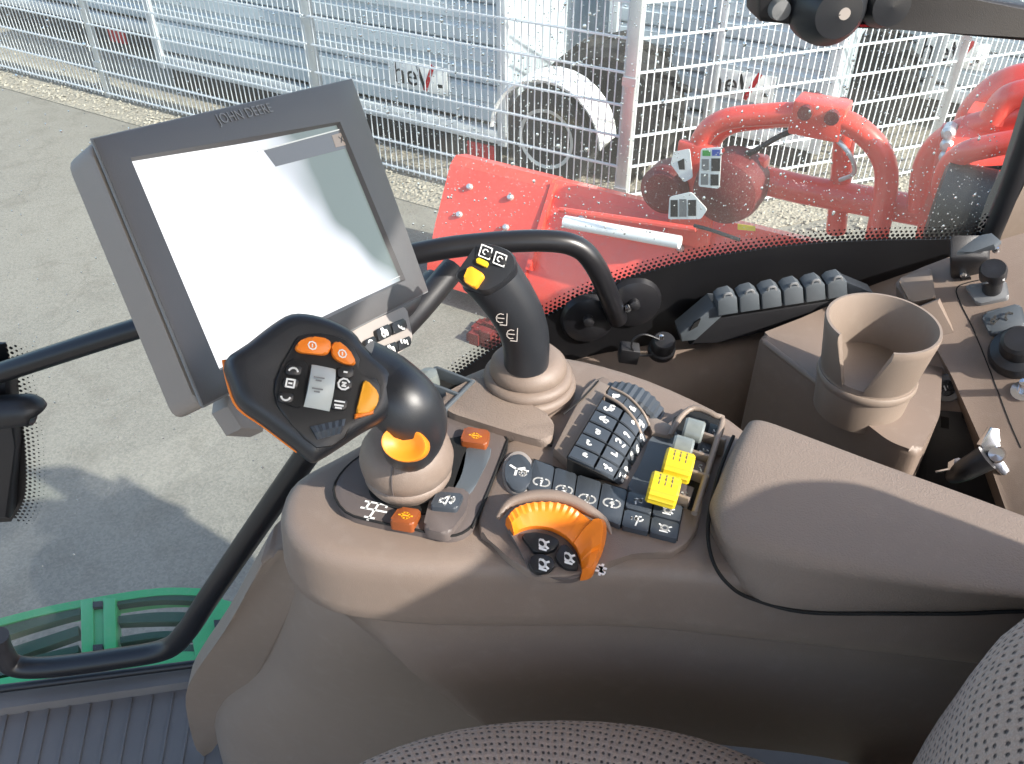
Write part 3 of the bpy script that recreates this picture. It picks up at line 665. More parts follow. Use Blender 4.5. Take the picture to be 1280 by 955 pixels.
s_ = slab('screen', [MN(u, v, -.004) for u, v in scr], .003, screen_glare_mat(), mon, n=ez, smooth=0)
m_ui2 = pm('screen_bar', (.02, .02, .022), .12, .05, emit=(.16, .165, .175), es=.4)
m_ui3 = pm('screen_button', (.08, .06, .05), .2, .05, emit=(.40, .33, .27), es=.3)
m_ui4 = pm('screen_line', (.2, .2, .2), .2, .05, emit=(.6, .62, .6), es=.4)
slab('screen_bar', [MN(u, v, -.0034) for u, v in ((330, 188), (436, 160), (442, 183), (345, 208))], .0005, m_ui2, s_, n=ez, smooth=0)
tube('screen_line', [MN(u, v, -.0034) for u, v in ((322, 189), (435, 159), (442, 180), (500, 345), (455, 366))], .0006, m_ui4, s_, 6, 1)
bx_ = slab('screen_button', [MN(u, v, -.0029) for u, v in ((415, 169), (433, 164), (438, 180), (420, 184))], .0004, m_ui3, s_, n=ez, smooth=0)
strokes('screen_mark', MN(427, 174, -.0027), ex, ey, .009, [[(-.3, -.3), (.3, .3)], [(-.3, .3), (.3, -.3)]], m_black, s_, .12)
text('brand_lettering', 'JOHN DEERE', MN(307, 142, .0006), MN(340, 134, 0) - MN(270, 150, 0), ey, .0125, m_grey, mon, .0002)
# key panel below the display
kp = slab('key_panel', [MN(u, v, -.004) for u, v in ((440, 412), (508, 382), (517, 428), (478, 456), (430, 460))], .022, m_greykey, mon, .004, n=ez, rnd=.006)
for q in (((470, 412), (487, 404), (491, 419), (474, 427)), ((489, 404), (506, 397), (510, 411), (493, 418)), ((479, 433), (496, 426), (499, 441), (483, 448)), ((497, 427), (513, 419), (515, 431), (500, 439)), ((456, 425), (469, 419), (473, 434), (459, 440)), ((462, 445), (477, 440), (480, 452), (466, 458))):
    kk = slab('key', [MN(u, v, .0005) for u, v in q], .006, m_keyd, mon, .0015, n=ez, rnd=.003)
    c = sum((MN(u, v, .0009) for u, v in q), Vector()) / 4
    strokes('key_symbol', c, ex, ey, .011, TRACTOR if q[0][0] in (470, 479) else ([arc(0, 0, .3, 0, 360, 10)] if q[0][0] == 456 else blob_icon(q[0][0])), m_white, kk, .14)
tube('mount_arm', [cen - ez * .05, cen - ez * .09 - UP * .05, MN(470, 400, -.10), MN(540, 350, -.10)], .014, m_black, mon, 12)
tube('mount_arm', [MN(470, 440, -.12), MN(520, 390, -.10), MN(566, 336, -.07)], .016, m_black, mon, 12)
slab('knob_bracket', [MN(u, v, -.03) for u, v in ((286, 492), (330, 500), (332, 538), (302, 536), (284, 508))], .02, m_bezside, mon, .004, n=ez)

# ---------------------------------------------------------------- console
con = thing('armrest_console', 'tan moulded control console with coloured switches beside the seat', 'console', H(600, 900, .80))
def ctr(pts, h): return [H(u, v, h) if not isinstance(u, Vector) else u for u, v in pts]
def V(x, y, h): return Vector((x, y, CAMZ - h))
# closed contours, 20 points each: near side left->right, then far side right->left, nose
L1 = [(-.200, .505), (-.184, .474), (-.148, .452), (-.085, .442), (-.02, .440), (.05, .440), (.12, .437), (.19, .428), (.30, .414), (.46, .392), (.62, .375),
      (.62, .46), (.42, .50), (.26, .575), (.20, .645), (.12, .705), (.03, .735), (-.05, .70), (-.10, .635), (-.155, .583), (-.194, .545)]
def inw(L, d):
    out = []; n_ = len(L)
    for i_ in range(n_):
        a_, b_, c_ = Vector(L[i_ - 1]), Vector(L[i_]), Vector(L[(i_ + 1) % n_])
        t_ = (c_ - a_).normalized(); nn_ = Vector((-t_.y, t_.x)); out.append(tuple(b_ + nn_ * d))
    return out
def ends(L, xl, xr, dy): return [(min(xr, max(x, xl)), y + (dy if y < .5 else -dy)) for x, y in L]
rings = []
for L, h in ((inw(L1, .05), .531), (inw(L1, .018), .531), (inw(L1, .010), .5325), (inw(L1, .004), .537), (inw(L1, .0008), .545), (L1, .555), (inw(L1, -.003), .585), (inw(L1, -.002), .600), (inw(L1, .002), .607), (ends(inw(L1, .006), -.150, .60, 0), .611), (ends(inw(L1, .006), -.095, .52, .002), .69), (ends(inw(L1, .006), -.045, .44, .004), .76), (ends(inw(L1, .010), -.02, .38, .006), .80), (ends(inw(L1, .02), .0, .34, .012), .815)):
    rings.append(catmull([V(x, y, h) for x, y in L], 4))
loft('body', rings, m_tan, con, smooth=32)
bw = [H(u, v, .6) for u, v in ((0, 0),)] and None
# pedestal under the nose
PT = [H(372, 742, .63), H(412, 742, .62), H(575, 905, .80), H(620, 1000, .95), H(640, 1100, 1.19), H(380, 1080, 1.19), H(262, 958, 1.19), H(375, 735, .66)]
ped = thing('console_pedestal', 'tan pedestal flaring down from the console nose to the floor mat', 'pedestal', H(380, 950, 1.19))
def crings0(rs, k=4): return list(map(list, zip(*[catmull(list(x), k, False) for x in zip(*rs)])))
def ring_at(pts): return catmull(pts, 4)
r0 = [V(-.196, .52, .59), V(-.15, .492, .59), V(-.04, .487, .59), V(.10, .49, .59), V(.12, .56, .59), V(.0, .64, .59), V(-.12, .60, .59), V(-.19, .56, .59)]
r1 = [V(-.232, .55, .72), V(-.175, .505, .72), V(-.04, .488, .72), V(.14, .49, .72), V(.14, .58, .72), V(.0, .66, .72), V(-.12, .63, .72), V(-.22, .60, .72)]
r2 = [V(-.315, .615, .92), V(-.245, .555, .92), V(-.08, .515, .92), V(.15, .51, .92), V(.15, .62, .92), V(-.02, .69, .92), V(-.18, .69, .92), V(-.30, .67, .92)]
r3 = [V(-.42, .665, 1.10), V(-.345, .61, 1.10), V(-.12, .555, 1.10), V(.18, .55, 1.10), V(.18, .66, 1.10), V(-.05, .71, 1.10), V(-.25, .72, 1.10), V(-.40, .71, 1.10)]
r4 = [V(-.45, .675, 1.31), V(-.37, .615, 1.31), V(-.13, .56, 1.31), V(.18, .555, 1.31), V(.18, .66, 1.31), V(-.05, .71, 1.31), V(-.25, .72, 1.31), V(-.43, .715, 1.31)]
loft('column', [ring_at(r) for r in crings0((r0, r1, r2, r3, r4))], m_tan_light, ped, smooth=180)
# padded side panel of the pedestal
sp_px = [(374, 690), (374, 745), (355, 800), (318, 860), (282, 915), (258, 946), (246, 938), (236, 905), (232, 870), (245, 840), (280, 790), (318, 725), (345, 685)]
def pedpt(u, v):
    return D(u, v, .80 + (v - 735) * .00262 if v > 735 else .80)
slab('side_panel', catmull([pedpt(u, v) for u, v in sp_px], 3), .03, m_tan_light, ped, .010, seg=3)

# armrest pad: lofted along its length
def padsec(far, near, nlow, hf, hn, hl):
    a = H(*far, hf); b = H(*near, hn); c_ = H(*nlow, hl)
    n = (b - a).normalized()
    return [a + UP * -.05 + n * -.002, a + UP * -.012 - n * .004, a + n * .010, a + (b - a) * .5 + UP * .004, b - n * .016, b + n * .004 - UP * .006, b + (c_ - b) * .45 + n * .004, c_ - UP * .0, c_ - UP * .006 - n * .01, a * .5 + c_ * .5 - UP * .05]
pad = [padsec((934, 528), (893, 618), (890, 668), .500, .500, .530),
       padsec((941, 522), (897, 640), (908, 705), .493, .497, .537),
       padsec((960, 524), (915, 662), (940, 745), .490, .495, .545),
       padsec((1010, 542), (985, 685), (1005, 762), .489, .494, .548),
       padsec((1100, 575), (1090, 705), (1105, 764), .489, .494, .543),
       padsec((1200, 610), (1195, 722), (1205, 764), .489, .493, .535),
       padsec((1300, 646), (1295, 735), (1300, 762), .489, .492, .525),
       padsec((1420, 690), (1415, 760), (1420, 780), .489, .492, .518)]
pl2 = list(map(list, zip(*[catmull(list(x), 4, False) for x in zip(*pad)])))
pl2 = [catmull(r, 4) for r in pl2]
cf = sum(pl2[0], Vector()) / len(pl2[0]); fwd_ = (pl2[0][0] - pl2[4][0]).normalized()
pl2 = [[cf + (p - cf) * .72 + fwd_ * .006 for p in pl2[0]], [cf + (p - cf) * .92 + fwd_ * .0045 for p in pl2[0]]] + pl2
pd = tag(loft('armrest_pad', pl2, m_tan_soft, None, smooth=50), 'wide tan grained armrest pad on the rear of the console', 'armrest')
def lift(p, d=.004): return p + (C0 - p).normalized() * d
gp = [H(917, 545, .505), H(900, 588, .512), H(888, 635, .517), H(885, 672, .521), H(893, 706, .526), H(912, 732, .533)] + [lift(pad[k][7] - UP * .003, .002) for k in (2, 3, 4, 5, 6, 7)]
tube('pad_gap', gp, .0016, m_gap, con, 8, 5)

DK = .527        # deck level
def deck(px, off=0): return [H(u, v, DK - off) for u, v in px]
def outline_gap(px, off=.003, r=.0009, closed=True):
    p = catmull(deck(px, off), 4, closed); 
    if closed: p = p + [p[0]]
    tube('gap_line', p, r, m_gap, con, 6, 1)
# shift panel
spx = [(417, 612), (432, 585), (462, 562), (510, 530), (560, 508), (600, 520), (634, 550), (618, 595), (600, 640), (585, 662), (560, 670), (520, 662), (470, 652), (432, 640)]
slab('shift_panel', catmull(deck(spx, .004), 3), .010, m_mauve, con, .0015)
tube('gap_line', catmull(deck(spx, .0035), 3) + [catmull(deck(spx, .0035), 3)[0]], .0012, m_gap, con, 6, 1)
slab('shift_slot', catmull(deck([(470, 625), (462, 600), (480, 560), (560, 548), (582, 548), (578, 590), (560, 620), (530, 642)], .0055), 4), .004, m_gap, con)
slab('channel', catmull(deck([(583, 560), (614, 560), (600, 595), (585, 618), (565, 612), (572, 595)], .0055), 3), .004, m_slate, con, .001)
for q, nm in ((((581, 533), (613, 538), (608, 556), (575, 551)), 'upper'), (((499, 633), (527, 637), (516, 656), (486, 651)), 'lower')):
    b_ = slab('orange_button', deck(q, .012), .01, m_rust, con, .002, rnd=.003)
    c_ = sum(deck(q, .0123), Vector()) / 4
    strokes('button_symbol', c_, deck([q[1]], .012)[0] - deck([q[0]], .012)[0], UP.cross(CR), .014, [arc(0, 0, .25, 0, 360, 8), [(-.4, 0), (.4, 0)]], m_amber, b_, .1)
slab('button_seat', deck([(537, 624), (552, 607), (588, 612), (582, 640), (560, 668), (528, 660)], .010), .01, m_mauve, con, .003, rnd=.006)
b_ = slab('dark_button', deck([(546, 614), (580, 617), (571, 636), (537, 633)], .015), .008, m_key, con, .002, rnd=.003)
strokes('button_symbol', deck([(559, 625)], .0153)[0], CR, Vector((.3, .95, 0)), .013, [[(-.45, -.15), (-.25, -.15), (0, -.4), (0, .4), (-.25, .15), (-.45, .15), (-.45, -.15)], arc(.05, 0, .25, -50, 50, 5), arc(.05, 0, .4, -50, 50, 5)], m_white, b_, .1)
strokes('shift_diagram', deck([(469, 636)], .0045)[0], Vector((1, -.25, 0)), Vector((.35, .93, 0)), .026, [[(-.45, .25), (.45, .25)], [(0, .5), (0, -.5)], [(-.45, -.05), (.4, -.05)], [(-.3, .25), (-.3, -.05)], [(.3, .35), (.3, .15)], [(-.15, -.4), (.15, -.4)]], m_white, con, .07)
# palm block
slab('palm_block', deck([(547, 496), (603, 466), (640, 492), (694, 522), (689, 553), (655, 545), (616, 533), (560, 515)], .012), .018, m_tan_soft, con, .005, rnd=.01, seg=3)
tube('gap_line', deck([(548, 512), (590, 526), (620, 536), (660, 549), (690, 557)], .006), .0012, m_gap, con, 6, 3)
# right hand deck plate with the keypad
dp = [(632, 553), (660, 556), (692, 558), (712, 520), (745, 474), (762, 474), (800, 500), (822, 540), (845, 520), (905, 520), (880, 610), (872, 660), (840, 690), (790, 690), (740, 712), (680, 720), (640, 700), (612, 672), (598, 650)]
slab('deck_plate', catmull(deck(dp, .003), 2), .008, m_tan, con, .002)
tube('gap_line', deck([(634, 551), (614, 604), (590, 660)], .0045), .0010, m_gap, con, 6, 2)
slab('deck_strip', deck([(730, 487), (745, 473), (764, 482), (752, 499), (709, 575), (692, 560), (706, 535)], .013), .012, m_tan_light, con, .002)
tube('gap_line', deck([(704, 518), (728, 498), (748, 476)], .0136), .0008, m_gap, con, 6, 2)
# keypad on a curved hump
kt = [(753, 501, .505), (775, 512, .5055), (794, 528, .511), (804, 546, .522), (807, 560, .535)]
kb = [(709, 574, .505), (736, 586, .5055), (757, 596, .511), (771, 604, .522), (776, 612, .535)]
kt3 = catmull([H(*q) for q in kt], 5, False); kb3 = catmull([H(*q) for q in kb], 5, False)
def KP(s, t, off=0):
    f = s * (len(kt3) - 1); i = min(int(f), len(kt3) - 2); k = f - i
    a = kt3[i].lerp(kt3[i + 1], k); b = kb3[i].lerp(kb3[i + 1], k)
    n = (kt3[i + 1] - kt3[i]).cross(b - a).normalized()
    if n.z < 0: n = -n
    return a.lerp(b, t) + n * off
loft('keypad_base', [[p for p in kt3] + [kt3[-1] - UP * .02, kt3[0] - UP * .03], [p for p in kb3] + [kb3[-1] - UP * .02, kb3[0] - UP * .03]], m_gap, con, smooth=20)
cols = [(.0, .30), (.31, .60), (.61, .82), (.83, .98)]; rows = [(.015, .19), (.21, .39), (.41, .59), (.61, .79), (.81, .985)]
for ri, (t0, t1) in enumerate(rows):
    sk = .0 
    for ci, (s0, s1) in enumerate(cols):
        kk = 6; tp = [KP(s0 + (s1 - s0) * j / kk, t0, .0022) for j in range(kk + 1)]; bt_ = [KP(s0 + (s1 - s0) * j / kk, t1, .0022) for j in range(kk + 1)]
        ti = [KP(s0 + .01 + (s1 - s0 - .02) * j / kk, t0 + .012, .0032) for j in range(kk + 1)]; bi = [KP(s0 + .01 + (s1 - s0 - .02) * j / kk, t1 - .012, .0032) for j in range(kk + 1)]
        bm = bmesh.new(); vt = [[bm.verts.new(p) for p in r] for r in ([p - UP * .003 for p in tp], tp, ti, bi, bt_, [p - UP * .003 for p in bt_])]
        for a, b in zip(vt, vt[1:]):
            for j in range(kk): bm.faces.new((a[j], a[j + 1], b[j + 1], b[j]))
        bmesh.ops.recalc_face_normals(bm, faces=bm.faces)
        k_ = mk('key', bm, m_key, con, 40)
        s, t = (s0 + s1) / 2, (t0 + t1) / 2
        if ci < 3: strokes('key_symbol', KP(s, t, .0036), KP(s + .03, t) - KP(s, t), KP(s, t - .05) - KP(s, t), .0105, blob_icon(ri * 7 + ci), m_white, k_, .17)
# narrow key strip beyond the keypad
ka = [(764, 485, .503), (785, 496, .5035), (803, 515, .509), (811, 531, .518)]; kc = [(756, 496, .503), (776, 508, .5035), (793, 527, .509), (801, 545, .518)]
ka3 = catmull([H(*q) for q in ka], 4, False); kc3 = catmull([H(*q) for q in kc], 4, False)
for i in range(3):
    a = ka3[i * 4:i * 4 + 5]; b = kc3[i * 4:i * 4 + 5]
    a = [p + (a[2] - p) * .05 for p in a]; b = [p + (b[2] - p) * .05 for p in b]
    bm = bmesh.new(); slab_bm(bm, a + b[::-1], .008); k_ = mk('strip_key', bm, m_key, con, 40)
    c_ = (a[2] + b[2]) / 2; strokes('key_symbol', c_ + UP * .001, a[4] - a[0], b[2] - a[2], .0105, blob_icon(50 + i) + [[(-.2, 0), (.2, 0)], [(-.2, .1), (.2, .1)]], m_white, k_, .18)
tube('strip_edge', [p + UP * .002 for p in kc3] + [H(803, 560, .53)], .0016, m_tan_light, con, 8, 2)
tube('strip_edge', [p + UP * .0005 for p in ka3] + [H(812, 545, .53)], .0013, m_tan_light, con, 8, 2)
# knurled wheel
wc = H(768, 520, .548); wax = (ka3[0] - kc3[0]).normalized()
R_ = (H(785, 486, .507) - wc); R_ = (R_ - wax * R_.dot(wax)).length
wp = H(786, 487, .51); wc2 = wp - (UP - wax * UP.dot(wax)).normalized() * .040
bm = bmesh.new(); x_, y_, z_ = basis(wax, UP)
ringA = []
for k in range(72):
    a = 2 * math.pi * k / 72; rr = .040 + (.0016 if k % 2 else 0); ringA.append((x_ * math.cos(a) + y_ * math.sin(a)) * rr)
loft_bm(bm, [[wc2 + p * .93 - wax * .012 for p in ringA], [wc2 + p - wax * .009 for p in ringA], [wc2 + p + wax * .009 for p in ringA], [wc2 + p * .93 + wax * .012 for p in ringA]])
bmesh.ops.recalc_face_normals(bm, faces=bm.faces); mk('knurled_wheel', bm, m_key, con, 20)
# deck left of the paddles, its shade put into a slate colour
slab('deck_shade', deck([(812, 548), (838, 528), (848, 540), (832, 590), (812, 622), (782, 612), (800, 580)], .006), .006, m_slate, con, .002, rnd=.006)
slab('deck_corner', deck([(808, 522), (822, 522), (842, 532), (838, 545), (815, 540)], .010), .008, m_tan_light, con, .002)
# paddles
slab('paddle_bay', deck([(842, 522), (866, 508), (904, 522), (896, 560), (870, 640), (818, 618), (836, 580)], .004), .004, m_gap, con)
for i, (u, v) in enumerate(((868, 530), (854, 552), (848, 575), (830, 605))):
    yel = i > 1; a = H(u - 14, v - 4, .497); b = H(u + 14, v + 4, .499)
    ax = (b - a).normalized(); up_ = (UP - ax * UP.dot(ax)).normalized(); si = ax.cross(up_)
    hw = .0125 if yel else .009; prof_ = []
    for k in range(25):
        an = RAD(-20 + 220 * k / 24); rr = .0145 if yel else .0115
        if yel: rr += .0007 * (1 if (k // 1) % 2 else 0)
        prof_.append((math.cos(an) * rr, math.sin(an) * rr * .9))
    c_ = (a + b) / 2 - UP * .008
    loft('yellow_paddle' if yel else 'grey_paddle', [[c_ + ax * s + si * x * f + up_ * y * f for x, y in prof_] for s, f in ((-hw, .88), (-hw + .002, 1), (hw - .002, 1), (hw, .88))], m_yellow if yel else m_lens, con, smooth=30)
    if yel:
        for q_ in (-.004, 0, .004):
            a1 = c_ + ax * q_ * 1.3 + si * .006 + up_ * .0122; a2 = c_ + ax * q_ * 1.3 - si * .006 + up_ * .0122
            a0 = c_ + ax * q_ * 1.3 + up_ * .0136
            loft('paddle_groove', tube_rings([a1, a0, a2], .0005, 5), m_mauve, con)
    fa = H(u - 4, v + 14, .522); fb = H(u + 37, v + 30, .522) if i < 3 else H(u + 30, v + 28, .522)
    t_ = (fb - fa); sd_ = t_.normalized().cross(UP) * .0018
    bm = bmesh.new(); slab_bm(bm, [fa + UP * .008 + sd_, fb + UP * .010 + sd_, fb + UP * .010 - sd_, fa + UP * .008 - sd_], .02, .0008, n=UP); mk('bay_divider', bm, m_tan_light, con)
    pt = [H(u + 20, v - 2, .518), H(u + 38, v + 4, .518), H(u + 32, v + 24, .518), H(u + 15, v + 18, .518)]
    kk_ = slab('bay_label', pt, .003, m_black if i < 2 else m_mauve, con, .001)
    strokes('label_mark', sum(pt, Vector()) / 4 + UP * .0004, CR, Vector((0, 1, 0)), .009, blob_icon(80 + i), m_white, kk_, .12)
tube('bay_rim', [H(838, 545, .517), H(850, 522, .512), H(868, 510, .510), H(895, 520, .510), H(903, 526, .512), H(890, 570, .514), H(868, 642, .516)], .0028, m_tan_light, con, 8, 3)

# button row
tx = [667, 694, 722, 753, 785, 818, 855]; ty = [573, 583, 592, 602, 612, 622, 632]
bx2 = [658, 688, 716, 745, 776, 811, 847]; by2 = [612, 621, 632, 645, 658, 666, 675]
slab('button_bed', deck([(a, b) for a, b in zip(tx, ty)] + [(a, b) for a, b in zip(bx2, by2)][::-1], .0045), .004, m_gap, con)
def rowquad(i, t0, t1, s0=.03, s1=.97):
    def q(s, t): 
        x0, y0 = tx[i] + (tx[i + 1] - tx[i]) * s, ty[i] + (ty[i + 1] - ty[i]) * s; x1, y1 = bx2[i] + (bx2[i + 1] - bx2[i]) * s, by2[i] + (by2[i + 1] - by2[i]) * s
        return (x0 + (x1 - x0) * t, y0 + (y1 - y0) * t)
    return [q(s0, t0), q(s1, t0), q(s1, t1), q(s0, t1)]
EXR = Vector((.94, -.34, 0)); EYR = Vector((.34, .94, 0))
for i in range(6):
    for t0, t1 in ([(.02, .98)] if i < 4 else [(.02, .47), (.52, .98)]):
        q = rowquad(i, t0, t1); b_ = slab('row_button', deck(q, .0085), .006, m_key, con, .0012, rnd=.002)
        c_ = sum(deck(q, .0088), Vector()) / 4
        if i < 4: c_ = c_ * .5 + (deck([q[2]], .0088)[0] + deck([q[3]], .0088)[0]) * .25 if i < 3 else c_
        strokes('button_symbol', c_ + EYR * (.004 if i < 3 else 0), EXR, EYR, .0135 if i < 4 else .0125, loopnum(i + 1) if i < 4 else (TURTLE if i == 5 else blob_icon(20 + int(t0 * 10)) + blob_icon(31)), m_white, b_, .10)
oc = [(648 + 17 * math.cos(a) - 2 * math.sin(a), 590 + 23 * math.sin(a) + 3 * math.cos(a)) for a in [2 * math.pi * k / 28 for k in range(28)]]
oo = [(648 + (u - 648) * 1.18, 590 + (v - 590) * 1.15) for u, v in oc]
slab('oval_ring', deck(oo, .007), .006, m_greykey, con, .001)
b_ = slab('oval_button', deck(oc, .010), .006, m_key, con, .0015)
strokes('button_symbol', deck([(648, 588)], .0103)[0], EXR, EYR, .019, [[(-.45, .2), (-.1, .05), (.2, .25)], [(-.1, .05), (-.05, -.3)], arc(.25, -.1, .14, 0, 360, 7), [(.1, .1), (.42, .1)]], m_white, b_, .11)

# orange throttle dial
dn = Vector((.05, -.24, .95)).normalized(); dp0 = H(690, 668, .516)
def DL(u, v, off=0): return PL(u, v, dp0 + dn * off, dn)
outer = [(632, 652), (640, 641), (655, 634), (675, 631), (697, 632), (716, 638), (730, 648), (742, 656), (754, 654), (757, 666), (755, 684), (748, 702), (740, 718), (726, 722)]
inner = [(642, 669), (652, 664), (664, 661), (676, 661), (688, 663), (699, 668), (708, 674), (715, 681), (720, 688), (723, 695), (725, 702), (726, 708), (727, 714), (726, 720)]
slab('dial_plate', [DL(u, v, -.001) for u, v in catmull([Vector((a, b)) for a, b in ((636, 660), (650, 648), (690, 644), (722, 665), (733, 700), (722, 722), (690, 722), (665, 716), (655, 698), (646, 680))], 4)], .008, m_mauve, con, .001, n=dn)
od = bmesh.new()
O = catmull([DL(u, v, .0) for u, v in outer], 4, False); I = catmull([DL(u, v, .0) for u, v in inner], 4, False)
rr = []
for k, (a, b) in enumerate(zip(O, I)):
    m_ = (a + b) / 2; t = k / (len(O) - 1); hgt = .013 + (.003 if .55 < t < .8 else 0)
    rib = .0016 if (t < .45 and k % 2) else 0
    rr.append([a - dn * .006, a + dn * (hgt * .35), a.lerp(b, .22) + dn * (hgt + .001 - rib), a.lerp(b, .62) + dn * (hgt - rib), b + dn * (hgt * .35), b - dn * .006])
loft_bm(od, rr); bmesh.ops.recalc_face_normals(od, faces=od.faces); mk('throttle_dial', od, m_orange, con, 40)
for k_, (q, ic) in enumerate((([(651, 668), (668, 665), (686, 668), (701, 676), (692, 688), (682, 690), (668, 690)], (677, 679)), ([(704, 678), (714, 686), (721, 698), (724, 712), (708, 711), (697, 702), (694, 692)], (709, 696)), ([(660, 700), (668, 693), (682, 692), (693, 699), (694, 708), (686, 715), (672, 716), (662, 709)], (677, 704)))):
    b_ = slab('dial_button', [DL(u, v, .004) for u, v in q], .006, m_keyd, con, .0012, n=dn, rnd=.003)
    strokes('button_symbol', DL(*ic, .0043), EXR, (DL(690, 650) - DL(690, 670)), .0145, TURTLE, m_white, b_, .12)
tube('dial_lip', [DL(622, 648, .002), DL(636, 630, .004), DL(660, 621, .006), (DL(690, 620, .007)), DL(715, 626, .007), DL(738, 639, .006), DL(756, 652, .004), DL(764, 668, .0)], [.002, .004, .005, .0055, .005, .0045, .003, .001], m_tan, con, 12, 5)
strokes('dial_mark', DL(751, 716, .0012) + UP * .004, EXR, EYR, .013, [[(0, .4), (0, -.4)], [(-.25, .15), (.25, .15)], [(-.25, -.15), (.25, -.15)], [(-.2, .3), (.2, -.3)]], m_white, con, .16)

# ---------------------------------------------------------------- command lever
bc = H(508, 567, .492)
lev = thing('command_lever', 'black multi-button drive lever with orange switches on the console front', 'lever', H(508, 610, DK))
hc = D(395, 485, .575); hn = ((C0 - hc).normalized() * .85 + Vector((.25, -.1, .35))).normalized()
def LH(u, v, off=0): return PL(u, v, hc + hn * off, hn)
ho = [(281, 449), (309, 427), (340, 403), (364, 390), (391, 391), (420, 400), (444, 414), (456, 430), (472, 446), (496, 470), (494, 505), (482, 525), (455, 540), (425, 560), (404, 573), (391, 577), (372, 562), (330, 530), (300, 508), (288, 482)]
def inset(poly, k):
    c_ = sum(poly, Vector()) / len(poly); return [p + (c_ - p) * k for p in poly]
hp = catmull([LH(u, v, 0) for u, v in ho], 3)
loft('head', [[p - hn * .034 for p in inset(hp, .25)], [p - hn * .022 for p in inset(hp, .08)], [p - hn * .010 for p in hp], [p - hn * .002 for p in inset(hp, .02)], [p + hn * .0035 for p in inset(hp, .10)], [p + hn * .0045 for p in inset(hp, .22)], [p + hn * .003 for p in inset(hp, .45)]], m_blacksoft, lev, smooth=60)
tube('orange_trim', [LH(u, v, -.011) for u, v in ((280, 450), (286, 480), (298, 509), (330, 532), (372, 564))], .0016, m_orange, lev, 8, 4)
ip = [(344, 474), (362, 440), (372, 421), (400, 416), (432, 424), (450, 448), (447, 470), (470, 472), (476, 495), (466, 512), (440, 520), (432, 548), (396, 560), (366, 532), (346, 506)]
slab('control_face', catmull([LH(u, v, .0055) for u, v in ip], 2), .006, m_keyd, lev, .0015, n=hn)
for q in (((368, 432), (384, 419), (416, 424), (412, 444), (372, 440)), ((416, 424), (434, 431), (448, 457), (428, 454), (414, 444))):
    b_ = slab('orange_switch', [LH(u, v, .0095) for u, v in q], .006, m_orange, lev, .0022, n=hn, rnd=.005)
    c_ = sum((LH(u, v, .0098) for u, v in q), Vector()) / 5
    strokes('switch_symbol', c_, LH(420, 480) - LH(395, 476), LH(395, 450) - LH(395, 470), .009, [arc(0, 0, .3, 0, 360, 8), [(0, -.1), (0, .1)]], m_decal, b_, .09)
LX = LH(420, 484) - LH(395, 480); LY = LH(398, 450) - LH(392, 480)
slab('button_cluster', [LH(u, v, .0075) for u, v in ((352, 470), (362, 448), (386, 452), (380, 508), (372, 510), (346, 500))], .004, m_gap, lev, .001, n=hn, rnd=.003)
for (u, v), ic in (((367, 462), [arc(0, -.15, .35, 20, 160, 6)]), ((363, 478), [[(-.3, -.3), (.3, -.3), (.3, .3), (-.3, .3), (-.3, -.3)], [(-.1, 0), (.1, 0)]]), ((357, 496), [arc(0, .15, .35, 200, 340, 6)])):
    b_ = slab('small_button', [LH(u + a, v + b, .0095) for a, b in ((-8, -6), (11, -4), (9, 8), (-10, 6))], .003, m_keyd, lev, .001, n=hn, rnd=.002)
    strokes('button_symbol', LH(u, v + 1, .0098), LX, LY, .0085, ic, m_white, b_, .14)
wq = [(388, 458), (418, 464), (410, 516), (378, 510)]
bm = bmesh.new(); rr = []
for k in range(9):
    t = k / 8; a = LH(wq[0][0] + (wq[3][0] - wq[0][0]) * t, wq[0][1] + (wq[3][1] - wq[0][1]) * t); b = LH(wq[1][0] + (wq[2][0] - wq[1][0]) * t, wq[1][1] + (wq[2][1] - wq[1][1]) * t)
    hh = .006 + .0065 * math.sin(math.pi * t); rr.append([a, a + hn * hh, a.lerp(b, .15) + hn * (hh + .0012), a.lerp(b, .85) + hn * (hh + .0012), b + hn * hh, b])
loft_bm(bm, rr); bmesh.ops.recalc_face_normals(bm, faces=bm.faces)
ww = mk('thumb_rocker', bm, pm('pale_grey_rocker', (.42, .45, .44), .35, .12, 60), lev, 50)
for v in (472, 486): strokes('rocker_mark', LH(399 - (v - 472) * .15, v, .0142), LX, LY, .008, [[(-.4, 0), (.4, 0)], [(-.2, -.25), (.2, -.25)]], m_grey, ww, .12)
for (u, v), ic in (((430, 480), [arc(0, 0, .42, 30, 330, 8), [(-.12, .1), (.12, .1), (-.1, -.15), (.14, -.15)]]), ((424, 505), [[(-.35, .2), (.35, .2)], [(-.3, -.1), (.3, -.1)], [(-.2, -.3), (.2, -.3)]]), ((432, 465), [[(-.1, 0), (.1, 0)]])):
    b_ = slab('small_button', [LH(u + a, v + b, .0085) for a, b in ((-9, -7), (11, -5), (9, 8), (-10, 6))], .003, m_keyd, lev, .001, n=hn, rnd=.002)
    strokes('button_symbol', LH(u, v, .0088), LX, LY, .009, ic, m_white, b_, .13)
slab('amber_switch', [LH(u, v, .0095) for u, v in ((456, 472), (476, 493), (468, 514), (445, 518))], .006, m_amber, lev, .002, n=hn, rnd=.004)
slab('amber_switch', [LH(u, v, .0088) for u, v in ((444, 517), (468, 512), (467, 517), (444, 523))], .005, m_orange, lev, .001, n=hn)
bm = bmesh.new(); rr = []
for k in range(15):
    t = k / 14; a = LH(385 + 8 * t, 533 + 18 * t, .006); 
gw = []
for k in range(11):
    a = LH(386 + 44 * k / 10, 535 - 10 * k / 10, .0); b = LH(395 + 30 * k / 10, 551 - 8 * k / 10, .0)
    hh = .0085 + (.0012 if k % 2 else 0); gw.append([a, a + hn * hh * .8, (a + b) / 2 + hn * hh, b + hn * hh * .8, b])
